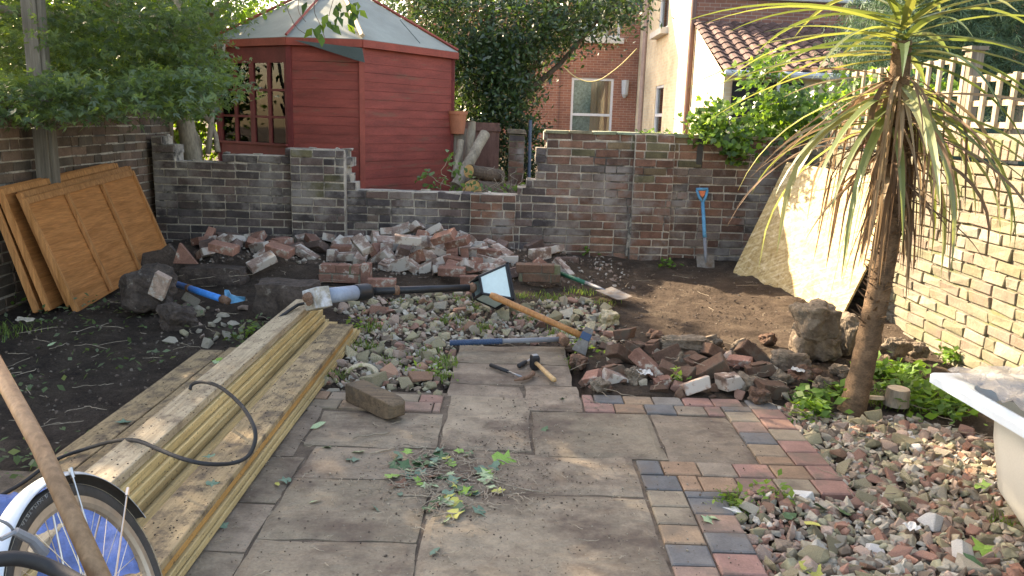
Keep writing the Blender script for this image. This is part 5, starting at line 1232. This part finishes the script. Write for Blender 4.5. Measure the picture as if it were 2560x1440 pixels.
DK = [(.075, .125, .065), (.09, .145, .08), (.105, .165, .09), (.12, .185, .095), (.10, .15, .11)]
crown('foliage', P, .055, DK + [(.12, .17, .05)], 'leaf', root, fingers=3, spread=.55, droop=.35, fold=.05, aspect=.55)
# unseen high crown, shaped to shade the patio yet leave the right side sunlit
cc = []; S_ = SUN / SUN.z
while len(cc) < 520:
    gx, gy, z = random.uniform(-3.6, 2.35), random.uniform(.2, 6.9), random.uniform(3.0, 5.6)
    lim = interp([(.2, 2.5), (3.9, 2.3), (4.25, 1.5), (4.7, 1.0), (5.4, .75), (6.9, .6)], gy) + random.uniform(-.25, .12)
    if gx > lim: continue
    p = (gx + S_.x * z, gy + S_.y * z, z)
    if p[1] < 5.0 or p[1] - 5.0 < (z - 3.0) * .2: 
        if random.random() < .4: continue
    cc.append(p)
crown('shade_foliage', clump(cc, 46, .20, .6), .13, DK, 'leaf', root, fingers=1, spread=.6, aspect=.75)
rebase(root)

# --- sunny hedge behind the left wall
root = thing('laurel_hedge', 'bright sunlit broadleaf hedge glimpsed between the feathery branches', 'hedge', (-5.5, 9.5, .3))
hp_ = [(-80, 20), (560, 0), (560, 120), (500, 330), (300, 330), (-80, 310)]
m = MB()
for x in (-6.4, -5.2, -4.3): limb(m, (x, 9.8, .3), (x + random.uniform(-.3, .3), 9.9, 2.6), .05, .02)
m.build('trunk', 'bark', root)
crown('foliage', clump(px_centres(330, hp_, 9.0, 11.0), 40, .20, .8), .115, [(.10, .20, .03), (.16, .27, .04), (.07, .13, .03), (.22, .32, .05), (.05, .10, .03)], 'leaf_far', root, up=(0, -.4, .6), spread=.9, aspect=.5)
rebase(root)
root = thing('shrub', 'light green shrub showing between the thin stems left of the summerhouse', 'shrub', (-3.3, 9.9, .3))
m = MB(); limb(m, (-3.6, 9.9, .3), (-3.5, 9.9, 2.4), .04, .02); m.build('trunk', 'bark', root)
crown('foliage', clump(px_centres(60, [(540, 120), (720, 120), (720, 390), (540, 390)], 12.2, 13.0) + px_centres(90, [(480, 20), (680, 0), (660, 90), (570, 90), (545, 390), (440, 390), (440, 200)], 9.4, 10.6), 40, .16, .8), .085, [(.14, .27, .03), (.10, .2, .03), (.2, .3, .05)], 'leaf_far', root, up=(0, -.4, .6), spread=.9)
rebase(root)

# --- dark evergreen between summerhouse and house
root = thing('bay_tree', 'big dark glossy evergreen tree between the summerhouse and the orange brick house', 'tree', (-.1, 11.8, .3))
m = MB(); limb(m, (-.35, 11.8, .3), (-.7, 12.2, 4.2), .11, .04, .04); limb(m, (-.2, 11.8, .4), (.6, 11.6, 3.0), .07, .03); limb(m, (-.3, 11.8, 1.4), (1.7, 11.6, 3.3), .05, .012, .05); limb(m, (-.6, 12, 1.0), (-1.7, 12.2, 3.6), .06, .03)
m.build('trunk', 'bark', root, smooth=True)
pol = [(880, -60), (1640, -60), (1600, 20), (1520, 70), (1440, 100), (1400, 130), (1350, 150), (1330, 210), (1295, 240), (1290, 290), (1250, 320), (1200, 330), (1140, 300), (1130, 120), (1000, 60)]
gap = lambda p: True
Cb = px_centres(430, pol, 11.0, 12.6); Cb += px_centres(120, [(1120, 120), (1300, 100), (1310, 220), (1260, 315), (1140, 325)], 10.9, 12.4)
crown('foliage', clump(Cb, 56, .17, .8), .085, [(.030, .062, .028), (.04, .08, .032), (.055, .10, .036), (.07, .12, .04), (.028, .055, .04)], 'laurel', root, up=(-.2, -.3, .6), spread=.9, aspect=.42, fold=.06)
rebase(root)

root = thing('shrub', 'dark shrub added to darken the gap behind the logs and the old gate pier', 'shrub', (.1, 11, .3))  # added to cover bright ground and keep this gap dark
m = MB(); limb(m, (.1, 11.2, .25), (.15, 11.2, 1.2), .03, .01); m.build('trunk', 'bark', root)
crown('foliage', clump(px_centres(150, [(1150, 300), (1345, 290), (1360, 500), (1150, 500)], 10.7, 11.8), 34, .12, .8), .075, [(.028, .055, .028), (.04, .075, .03), (.022, .04, .024)], 'laurel', root, up=(-.2, -.3, .6), spread=.9, aspect=.45); rebase(root)
root = thing('creeper', 'tangle of bare vines and small leaves between the log heap and the gate pier', 'plant', (0, 9.0, .3))
for _ in range(16):
    a = AY(random.uniform(1215, 1325), 482, 8.9); m = MB(); limb(m, a, a + Vector((random.uniform(-.15, .15), random.uniform(-.1, .1), random.uniform(.08, .3))), .004, .002, .4); m.build('stem', 'bark_pale', root)
rebase(root)

# --- conifer behind the trellis
root = thing('cypress_tree', 'dark drooping conifer behind the trellis', 'tree', (5.0, 9.6, .0))
m = MB(); limb(m, (5.6, 9.4, 0), (5.75, 9.4, 4), .12, .07, .02); limb(m, (4.2, 9.6, 0), (4.3, 9.7, 4), .07, .04, .02); m.build('trunk', 'bark_pale', root, smooth=True)
pc = px_centres(420, [(2130, 110), (2180, 20), (2200, -80), (2700, -80), (2700, 250), (2560, 250), (2420, 250), (2300, 240), (2180, 200), (2120, 150)], 8.6, 10.6)
crown('foliage', clump(pc, 60, .17, .9), .11, [(.05, .095, .06), (.07, .125, .08), (.04, .075, .05), (.09, .15, .085)], 'conifer', root, up=(-.4, -.5, .4), spread=.6, droop=.9, aspect=.22, fingers=3, fold=.02)
pc = px_centres(60, [(2560, 60), (2420, 60), (2400, 200), (2560, 260)], 10.8, 11.5)
rebase(root)
m = MB(); m.box((9.6, 11.8, 1.6), (8.5, .06, 2.9)); o = m.build('dark_fence', 'green_drop'); tag(o, 'dark green fence beneath the drooping conifer', 'fence')

# --- ivy on the wall top
def ivy_leaves(name, P, size, pal, mat, parent, **k): return crown(name, P, size, pal, mat, parent, fingers=3, aspect=1.25, fold=.08, **k)
root = thing('ivy', 'thick bright green ivy heaped over the right end of the broken wall', 'ivy', (2.2, 7.7, 1.25))
IV = [(.09, .18, .03), (.13, .24, .04), (.06, .12, .03), (.18, .30, .05), (.07, .14, .04)]
pv = px_centres(88, [(1730, 340), (1800, 290), (1850, 266), (1900, 248), (1960, 236), (2040, 218), (2120, 205), (2090, 250), (2050, 330), (1960, 360), (1840, 340)], 7.5, 8.0) + px_centres(14, [(1870, 215), (1880, 175), (1945, 132), (1945, 155), (1900, 205), (1880, 255)], 7.6, 7.9) + px_centres(22, [(1720, 340), (1740, 290), (1790, 270), (1800, 340)], 7.45, 7.7) + px_centres(10, [(1810, 345), (1830, 380), (1850, 400), (1860, 345)], 7.42, 7.5)
ivy_leaves('foliage', clump(pv, 16, .075, .8), .062, IV, 'ivy', root, up=(-.3, -.5, .6), spread=.6)
m = MB()
for _ in range(26):
    a = Vector(random.choice(pv)); limb(m, a, a + Vector((random.uniform(-.3, .3), random.uniform(-.1, .1), random.uniform(-.25, .1))), .004, .002, .3)
m.build('stems', 'bark_pale', root)['kind'] = 'stuff'; rebase(root)
# moss and creeping ivy along the coping
root = thing('ivy', 'low straggle of ivy and moss along the coping of the brick wall', 'ivy', (1.4, 7.65, 1.28))
pv = [tuple(AY(x, interp([(1360, 332), (1590, 337), (1740, 344), (2000, 350)], x) - random.uniform(0, 8), YB - .02 + random.uniform(0, .12))) for x in np.linspace(1600, 1990, 46)]
ivy_leaves('foliage', clump(pv, 8, .03, .6), .032, IV, 'ivy', root, spread=.6); rebase(root)
# ivy at the foot of the trellis
root = thing('ivy', 'shaded ivy climbing the far end of the trellis on the pale wall', 'ivy', (2.8, 7.0, 1.4))
ivy_leaves('foliage', clump([(2.86 + random.uniform(-.04, .2), random.uniform(5.8, 7.6), random.uniform(1.35, 1.75)) for _ in range(60)], 14, .07, .8), .055, IV, 'ivy', root, up=(-.5, -.2, .5)); rebase(root)

# --- hanging sprig over the summerhouse roof
root = thing('hanging_branch', 'thin twigs with a few large leaves dangling in front of the summerhouse roof', 'branch', AY(820, -40, 5.6))
m = MB(); 
for pts in ([(800, -60), (785, 20), (800, 60), (812, 95)], [(850, -60), (830, 10), (822, 40)], [(820, -60), (870, 0), (880, 20)], [(690, -60), (735, 60), (780, 90)], [(760, -60), (745, 20), (765, 55)]):
    m = MB(); m.tube(smooth_path([AY(*q, 5.6) for q in pts], 4), .0022, 5); m.build('stem', 'bark', root)
hl = [AY(x, y, 5.6 + random.uniform(-.05, .05)) for x, y in [(812, 50), (820, 35), (828, 60), (835, 20), (845, 40), (860, 30), (870, 45), (880, 20), (890, 30), (900, 25), (868, 60), (840, 12), (780, 70), (768, 5), (805, 85), (895, 5), (875, 8), (850, 5), (800, 60)]]
crown('leaves', [tuple(p) for p in hl for _ in range(2)], .075, [(.035, .08, .03), (.05, .11, .035), (.10, .17, .03)], 'leaf', root, up=(0, -.9, .2), spread=.4, droop=1.4, aspect=.55); rebase(root)

# --- palm
TB = Vector((1.70, 3.77, -.04)); root = thing('cabbage_palm', 'cabbage palm with arching green leaves above a skirt of dead brown ones', 'palm tree', TB)
tp_ = [TB, Vector((1.735, 3.80, .12)), Vector((1.775, 3.84, .33)), Vector((1.81, 3.87, .62)), Vector((1.835, 3.89, .9)), Vector((1.825, 3.9, 1.2)), Vector((1.80, 3.9, 1.45)), Vector((1.785, 3.9, 1.76))]
m = MB(); pth = smooth_path(tp_, 7); k = len(pth); rr = [interp([(0, .078), (.05, .064), (.2, .056), (.5, .054), (.8, .050), (1, .045)], i / (k - 1)) * (1 + .05 * mnoise.noise(Vector((i * .8, 3, 3)))) for i in range(k)]; m.tube(pth, rr, 20)
for i in range(len(m.v)):
    v = Vector(m.v[i]); m.v[i] = tuple(v + Vector((mnoise.noise(v * 26), mnoise.noise(v * 26 + Vector((5, 0, 0))), 0)) * .008)
trunk = m.build('trunk', 'palm_bark', root, smooth=True)
def blade(org, az_, elev, L, w, droop, col, m, twist=0, n=10, kink=None):
    p = Vector(org); ds = L / n; e_ = elev; vs = []
    for i in range(n + 1):
        t = i / n; d = Vector((cos(az_) * cos(e_), sin(az_) * cos(e_), sin(e_))); side = Vector((-sin(az_), cos(az_), 0)); nm = side.cross(d) * -1
        side = (side * cos(twist * t) + nm * sin(twist * t)); nm = side.cross(d) * -1
        ww = w * (.55 + .45 * min(1, t * 5)) * (1 - t ** 2.4) * .5 + .0008
        vs += [p + side * ww, p - nm * ww * .35, p - side * ww]
        p = p + d * ds; e_ -= droop * ds * (1 + t * .6) * (1 if e_ > -1.45 else .0)
        if kink and abs(t - kink[0]) < .5 / n: e_ -= kink[1]
        e_ = max(e_, -1.5)
    fs = []
    for i in range(n): a = i * 3; fs += [(a, a + 1, a + 4, a + 3), (a + 1, a + 2, a + 5, a + 4)]
    t_ = random.uniform(.75, 1.25); m.add(vs, fs, tuple(q * t_ for q in col))
hc = Vector((1.785, 3.9, 1.62)); live = MB()
for i in range(92):
    t = i / 92; org = hc + Vector((random.uniform(-.03, .03), random.uniform(-.03, .03), t * .50 + .06)); az_ = i * 2.39996 + random.uniform(-.2, .2)
    elev = interp([(0, -.05), (.35, .35), (.7, .85), (1, 1.35)], t) + random.uniform(-.15, .15)
    blade(org, az_, elev, random.uniform(.78, 1.05), random.uniform(.038, .056), random.uniform(.35, 1.1) * (1 - .35 * t), random.choice([(.085, .125, .05), (.11, .15, .055), (.07, .11, .05), (.14, .165, .06), (.17, .185, .075)]), live, random.uniform(-.5, .5))
live.build('leaves', 'palm_leaf', root)
pal_ = MB()      # older leaves, bent down and bleached at the tips
for i in range(26):
    az_ = random.choice([random.uniform(pi * .80, pi * 1.45), random.uniform(-.8, .7), random.uniform(0, 2 * pi)]); org = Vector((1.795, 3.9, random.uniform(1.38, 1.60)))
    blade(org, az_, random.uniform(-.45, .05), random.uniform(.8, 1.08), random.uniform(.036, .054), random.uniform(.4, 1.5), random.choice([(.19, .22, .12), (.15, .19, .085), (.23, .24, .14), (.12, .15, .065)]), pal_, random.uniform(-.6, .6))
pal_.build('drooping_leaves', 'palm_leaf', root)
dead = MB()
for i in range(125):
    az_ = random.uniform(0, 2 * pi); z_ = 1.6 - .6 * random.random() ** 1.7; rad_ = .045; org = Vector((1.80 + rad_ * cos(az_) + .02 * (1.3 - z_), 3.9 + rad_ * sin(az_), z_))
    if random.random() < .30: a0_, dr = random.uniform(-.5, .1), random.uniform(.3, 1.6)
    else: a0_, dr = random.uniform(-1.1, 0), random.uniform(1.8, 5)
    L_ = random.uniform(.5, .95) if z_ > 1.25 else random.uniform(.3, .6)
    blade(org, az_, a0_, L_, random.uniform(.011, .028), dr, random.choice([(.20, .135, .085), (.17, .11, .07), (.25, .175, .115), (.14, .09, .06), (.30, .225, .15)]), dead, random.uniform(-1.6, 1.6))
for i in range(40):
    az_ = random.uniform(0, 2 * pi); z_ = random.uniform(.95, 1.5); org = Vector((1.81 + .05 * cos(az_), 3.9 + .05 * sin(az_), z_))
    blade(org, az_, random.uniform(-1.45, -1.15), random.uniform(.3, .5), random.uniform(.012, .022), .6, random.choice([(.20, .135, .085), (.15, .10, .065), (.26, .185, .12)]), dead, random.uniform(-1, 1))
dead.build('dead_leaves', 'dead_leaf', root)
st_ = MB()
for i in range(260):
    z_ = random.uniform(.4, 1.6); az_ = random.uniform(0, 6.28); t = z_ / 1.62; c = pth[min(k - 1, int(t * (k - 1)))]
    d = Vector((cos(az_), sin(az_), random.uniform(.2, 1.0))).normalized(); a = Vector((c.x, c.y, z_)) + Vector((cos(az_), sin(az_), 0)) * .048
    st_.tube([a, a + d * random.uniform(.015, .06)], [.010, .002], 4, squash=.4)
st_.build('bark_fibre', 'palm_bark', trunk)['kind'] = 'stuff'
rebase(root)

# --- grass and weeds
gr = MB()
def tuft(x, y, n, h, spread_=.03):
    for _ in range(n):
        a = random.uniform(0, 6.28); L_ = random.uniform(.5, 1) * h; p = Vector((x + random.gauss(0, spread_), y + random.gauss(0, spread_), max(gh(x, y), -.03))); le = random.uniform(.2, .9)
        d = Vector((cos(a) * le, sin(a) * le, 1)); q = p + d * L_ * .6; q2 = q + Vector((cos(a) * le * 1.6, sin(a) * le * 1.6, .3)) * L_ * .4; s = Vector((-sin(a), cos(a), 0)) * .0028
        c = random.choice([(.12, .20, .04), (.09, .16, .035), (.16, .24, .06), (.18, .22, .07)]); gr.add([p - s, p + s, q + s * .8, q - s * .8, q2], [(0, 1, 2, 3), (3, 2, 4)], c)
for x, y, n, h, sp_ in [(1330, 800, 60, .07, .06), (1380, 755, 60, .06, .08), (1450, 745, 40, .06, .06), (1300, 750, 40, .06, .06), (1200, 820, 60, .07, .05), (1190, 775, 40, .06, .05), (1130, 800, 40, .07, .06), (1240, 760, 40, .06, .05), (1150, 760, 30, .06, .05), (900, 870, 40, .08, .05), (930, 830, 40, .07, .05), (1100, 910, 70, .06, .05), (1090, 940, 60, .06, .04), (1060, 880, 40, .05, .05), (1395, 830, 40, .07, .04), (830, 950, 40, .06, .04), (980, 900, 40, .05, .05), (1840, 1250, 90, .06, .04), (1950, 1240, 60, .05, .03), (1430, 900, 60, .05, .05), (1010, 760, 30, .05, .05), (2200, 1000, 50, .08, .05), (2300, 1000, 120, .09, .09), (2520, 1310, 60, .06, .04), (1500, 770, 30, .05, .06), (20, 830, 60, .08, .1)]:
    p = G(x, y); tuft(p.x, p.y, n * 2, h, sp_)
o = gr.build('grass', 'grass'); tag(o, 'scattered tufts of green grass in the rubble', 'grass'); o['kind'] = 'stuff'
def weeds(name, label, spots, per, rad, size, pal=((.10, .20, .035), (.14, .26, .05), (.07, .14, .03)), asp=.6, up=(0, 0, 1)):
    P_ = []
    for x, y, r_ in spots:
        g_ = G(x, y)
        for _ in range(per):
            xx, yy = g_.x + random.gauss(0, rad * r_), g_.y + random.gauss(0, rad * r_); P_.append((xx, yy, max(gh(xx, yy), -.03) + abs(random.gauss(0, .035)) + .012))
    o = crown(name, P_, size, list(pal), 'grass', None, up=up, spread=.5, aspect=asp, fold=.06); tag(o, label, 'weeds'); o['kind'] = 'stuff'; return o
weeds('weeds', 'leafy green weeds spreading at the foot of the palm and bath', [(2230, 960, 1.2), (2280, 990, 1.4), (2330, 985, 1.3), (2200, 935, .8), (2330, 1020, 1.2), (2025, 1010, .7), (2040, 1030, .6), (2380, 1010, 1), (2105, 1000, .5), (2280, 940, 1.1)], 95, .075, .055)
weeds('weeds', 'sprouting green weeds against the foot of the brick walls', [(1280, 628, .8), (1290, 650, .8), (1015, 655, .5), (2370, 885, .5), (2380, 895, .4), (1670, 690, .7), (1155, 620, .3), (1460, 660, .6), (30, 720, 1.2), (10, 760, 1.0)], 40, .06, .05)
weeds('weeds', 'small pale weeds and ivy scraps on the dark soil', [(260, 780, 2), (180, 800, 2), (320, 770, 2), (640, 820, 1), (600, 850, 1.2), (440, 790, 1.2), (60, 1170, 1.2), (40, 960, 1.2), (90, 1150, 1.4), (320, 900, 2), (230, 850, 2)], 34, .09, .04, pal=((.10, .15, .07), (.16, .2, .12), (.08, .12, .05)))
weeds('weeds', 'yellow green seedlings along the edges of the rubble', [(1200, 760, .5), (1240, 745, .3), (1460, 890, .8), (1450, 870, .6), (1830, 1255, .6), (1930, 1240, .8), (1690, 965, .4), (2010, 1040, .8), (1070, 940, 1), (890, 830, 1), (620, 835, .3), (2000, 870, .3), (1450, 845, .5)], 40, .05, .032, pal=((.2, .3, .05), (.15, .26, .05)))
root = thing('bramble', 'green bramble shoots rising in front of the logs behind the low wall', 'bramble', AY(1130, 470, 7.9)); 
pv = [tuple(AY(x, y, 7.95 + random.uniform(-.1, .1))) for x, y in [(1125, 395), (1118, 390), (1130, 405), (1060, 440), (1075, 430), (1090, 455), (1110, 445), (1140, 430), (1155, 440), (1170, 430), (1185, 445), (1130, 465), (1150, 470), (1165, 462), (1180, 470), (1080, 470), (1060, 465), (1040, 455), (1200, 470), (1290, 470), (1310, 465), (1270, 478), (1240, 480)]]
crown('leaves', clump(pv, 5, .025, .8), .06, [(.08, .15, .04), (.11, .2, .05)], 'ivy', root, up=(0, -.6, .6), spread=.5, aspect=.6)
m = MB()
for a, c in [((1100, 475), (1120, 392)), ((1130, 475), (1060, 432)), ((1160, 478), (1185, 440)), ((1240, 478), (1265, 440)), ((1210, 480), (1250, 455)), ((1260, 480), (1235, 445)), ((1190, 480), (1230, 470))]: m = MB(); limb(m, AY(*a, 8), AY(*c, 7.95), .005, .002, .3); m.build('stem', 'bark_pale', root)
rebase(root)

# --- fallen ivy leaves, twigs
def fallen_mesh(seed, long=False):
    r = random.Random(seed); pts = []; n = 5; m = MB()
    if long: out = [(-.5, 0), (-.2, .16), (.2, .17), (.5, 0), (.2, -.15), (-.2, -.17)]
    else: out = [(-.42, 0), (-.30, .30), (-.02, .22), (.10, .50), (.22, .20), (.58, .0), (.22, -.22), (.08, -.48), (-.04, -.22), (-.30, -.28)]
    vs = [(0, 0, .03)] + [(x * r.uniform(.85, 1.1), y * r.uniform(.85, 1.1), r.uniform(-.03, .10)) for x, y in out]; k = len(out)
    m.add(vs, [(0, 1 + i, 1 + (i + 1) % k) for i in range(k)], (1, 1, 1)); o = m.build('tmp', 'fallen'); me = o.data; bpy.data.objects.remove(o); return me
FM = [fallen_mesh(i) for i in range(5)] + [fallen_mesh(9, True)]
LC = {'dark green': (.06, .12, .05), 'pale green': (.34, .43, .24), 'bright green': (.20, .34, .06), 'yellowing': (.42, .40, .09), 'brown': (.18, .085, .05), 'blue green': (.11, .19, .13)}
for nm, c in LC.items():
    m_ = surf('fallen_' + nm.replace(' ', '_'), c, .55, .25, 25, 90, 0, spec=.4); MT['F' + nm] = m_
random.seed(33)
lv = [(1258, 1150, .095, 'bright green', 0), (1225, 1190, .085, 'pale green', 1), (1195, 1185, .07, 'pale green', 2), (1215, 1200, .06, 'pale green', 3), (1130, 1205, .07, 'blue green', 0), (1090, 1130, .075, 'blue green', 1), (1100, 1140, .07, 'dark green', 2), (1000, 1140, .07, 'blue green', 3), (1010, 1165, .06, 'dark green', 0), (990, 1150, .06, 'dark green', 1),
      (895, 1130, .06, 'pale green', 2), (880, 1150, .055, 'blue green', 3), (1000, 1235, .055, 'blue green', 5), (990, 1215, .07, 'brown', 5), (1028, 1196, .05, 'blue green', 1), (980, 1190, .06, 'bright green', 2), (1160, 1230, .055, 'bright green', 3), (1115, 1255, .06, 'pale green', 0), (1095, 1250, .06, 'dark green', 1), (1150, 1270, .06, 'dark green', 2), (1070, 1272, .05, 'dark green', 3),
      (1198, 1278, .055, 'blue green', 0), (940, 1271, .05, 'blue green', 1), (1087, 1378, .055, 'blue green', 5), (795, 1063, .07, 'pale green', 5), (818, 1118, .045, 'pale green', 2), (693, 1210, .045, 'yellowing', 5), (715, 1200, .045, 'blue green', 1), (788, 1253, .04, 'pale green', 5), (555, 1310, .05, 'blue green', 1), (1362, 1073, .04, 'dark green', 2), (1172, 1135, .045, 'dark green', 3), (1050, 1210, .03, 'bright green', 1),
      (1085, 1158, .05, 'pale green', 2), (1018, 1130, .05, 'bright green', 3), (1130, 1150, .045, 'blue green', 5), (1045, 1160, .05, 'dark green', 1), (1020, 1185, .05, 'blue green', 2), (1405, 997, .03, 'dark green', 1), (1770, 1300, .05, 'pale green', 3), (1785, 1295, .04, 'pale green', 1), (2050, 1270, .07, 'dark green', 0), (2110, 1280, .06, 'dark green', 1), (2030, 1310, .07, 'yellowing', 5), (2455, 1215, .06, 'bright green', 3), (2460, 1375, .08, 'bright green', 2), (2440, 1410, .08, 'dark green', 5),
      (2030, 1430, .09, 'yellowing', 0), (1975, 1290, .06, 'dark green', 2), (700, 905, .06, 'pale green', 1), (130, 860, .06, 'pale green', 5)]
for _ in range(48):
    cx__, cy__ = random.choice([(1050, 1150), (1110, 1150), (1020, 1170), (1130, 1255), (1200, 1190), (1080, 1215), (1150, 1215)])
    lv.append((random.gauss(cx__, 38), random.gauss(cy__, 20), random.uniform(.028, .062), random.choice(['dark green', 'blue green', 'blue green', 'pale green', 'bright green', 'brown', 'yellowing']), random.randrange(6)))
def zat(p): return .004 if paved(p.x, p.y) else max(gh(p.x, p.y), -.03) + .03
for i, (x, y, s, nm, sh) in enumerate(lv):
    p = G(x, y); p.z = zat(p); p = G(x, y, p.z)
    place('fallen_leaf', FM[sh], 'F' + nm, p, (random.gauss(0, .25), random.gauss(0, .25), random.uniform(0, 6.28)), s * 1.2, nm + (' fallen ivy leaf on the slabs' if paved(p.x, p.y) else ' fallen leaf on the rubble'), 'leaf', nm + ' leaves fallen on the ' + ('slabs' if paved(p.x, p.y) else 'rubble'))
for x, y, z, s, nm in [(545, 900, .045, .07, 'bright green'), (310, 1055, .045, .07, 'blue green'), (525, 1140, .22, .05, 'blue green'), (528, 1208, .125, .05, 'blue green'), (300, 1130, .045, .07, 'pale green'), (540, 905, .045, .05, 'pale green')]:
    place('fallen_leaf', FM[1], 'F' + nm, G(x, y, z), (.1, .1, x), s, nm + ' leaf dropped on the planks', 'leaf', nm + ' leaves dropped on the planks')
random.seed(35)
tw = MB()
def twig(m, x, y, L, a, r=.0018, z=None):
    p = G(x, y); z = zat(p) + .003 if z is None else z; p = G(x, y, z); pts = []
    for i in range(6): t = i / 5; pts.append(p + Vector((cos(a), sin(a), 0)) * L * t + Vector((random.gauss(0, L * .04), random.gauss(0, L * .04), abs(random.gauss(0, .003)))))
    m.tube(pts, [r] * 5 + [r * .5], 5)
for x, y, L, a in [(890, 1095, .16, .5), (925, 1135, .13, .6), (1060, 1065, .02, 0), (1010, 1240, .1, 0), (1180, 1225, .12, 2.5), (1215, 1200, .22, -.4), (1080, 1290, .09, .3), (1150, 1275, .07, .8), (1240, 1150, .1, -.6), (1000, 1120, .12, .1), (1060, 1120, .1, 2.8)]:
    m = MB(); twig(m, x, y, L, a, .003); o = m.build('twig', 'bark_pale', smooth=True); tag(o, 'thin bare twig among the leaf litter on the slabs', 'twig', 'twigs in the leaf litter on the slabs')
for _ in range(420):
    r_ = random.random()
    if r_ < .75: x, y = random.gauss(1100, 110), random.gauss(1195, 55)
    else: x, y = random.uniform(480, 1700), random.uniform(1000, 1430)
    if not paved(*G(x, y)[:2]): continue
    twig(tw, x, y, random.uniform(.015, .07), random.uniform(0, 6.28), .0015)
for _ in range(420):
    x, y = random.uniform(0, 2500), random.uniform(680, 1250); p = G(x, y)
    if paved(p.x, p.y) or not (-2.9 < p.x < 2.4) or p.y > 7.2 or (-1.8 < p.x < -.9 and p.y < 5): continue
    twig(tw, x, y, random.uniform(.04, .2), random.uniform(0, 6.28), .0016)
o = tw.build('plant_litter', 'bark_pale'); tag(o, 'fine twigs and stalks strewn over slabs and soil', 'litter'); o['kind'] = 'stuff'
spots = []
for _ in range(2600):
    r_ = random.random()
    if r_ < .35: x, y = random.gauss(1230, 170), random.gauss(1190, 60)
    elif r_ < .5: x, y = random.gauss(1300, 50), random.gauss(1060, 70)
    else: x, y = random.uniform(420, 1950), random.uniform(870, 1440)
    p = G(x, y)
    if paved(p.x, p.y): spots.append(p)
m = MB()
for p in spots:
    s = random.uniform(.0007, .0023) * random.choice((1, 1, 1, 1.7)); m.box((p.x, p.y, .002 + s * .4), (s * 2, s * 1.6, s), Matrix.Rotation(random.uniform(0, 3), 3, 'Z'), random.choice([(.075, .055, .042), (.10, .075, .055), (.14, .105, .08), (.3, .26, .2)]), jit=s * .3)
o = m.build('soil_crumbs', 'crumb'); tag(o, 'crumbs of soil scattered over the slabs', 'soil'); o['kind'] = 'stuff'
m = MB()
for _ in range(700):
    x, y = random.uniform(430, 1500), 0; p = Vector((random.choice([random.uniform(-1.33, -1.2), random.uniform(-1.08, -.95), random.uniform(-1.7, -1.46)]), random.uniform(1.8, 4.5), 0))
    p.z = .2145 if p.x > -1.4 and p.x < -1.15 else (.123 if p.x > -1.1 else .041); s = random.uniform(.0008, .0024); m.box(p, (s * 2, s * 2, s), None, (.07, .05, .035), jit=s * .3)
o = m.build('soil_crumbs', 'crumb'); tag(o, 'crumbs of soil scattered over the planks', 'soil'); o['kind'] = 'stuff'
# white scraps
for x, y, L_, w_, yaw, lb in [(66, 822, .10, .05, .2, 'flat grey scrap of slate on the dark soil'), (2320, 0, 0, 0, 0, ''), (1992, 958, .07, .03, -.6, 'white plastic scrap lying among the muddy bricks'), (1610, 957, .08, .05, .4, 'crumpled pale plastic scrap by the setts'), (2275, 1335, .06, .035, .5, 'silvery foil scrap in the stony patch'), (1395, 650, .03, .04, 0, 'small pale chip at the foot of the brick wall')]:
    if not L_: continue
    m = MB(); p = G(x, y); p.z = zat(p) + .02; n = 6; vs = [(u * L_ / n - L_ / 2, v * w_ / 4 - w_ / 2, .012 * random.random()) for v in range(5) for u in range(n + 1)]; m.add(vs, [(j * 7 + i, j * 7 + i + 1, (j + 1) * 7 + i + 1, (j + 1) * 7 + i) for j in range(4) for i in range(n)])
    o = m.build('plastic_scrap', 'frag_white' if 'slate' not in lb else 'frag_grey'); o.location = p; o.rotation_euler = (.25, .1, yaw); tag(o, lb, 'scrap')
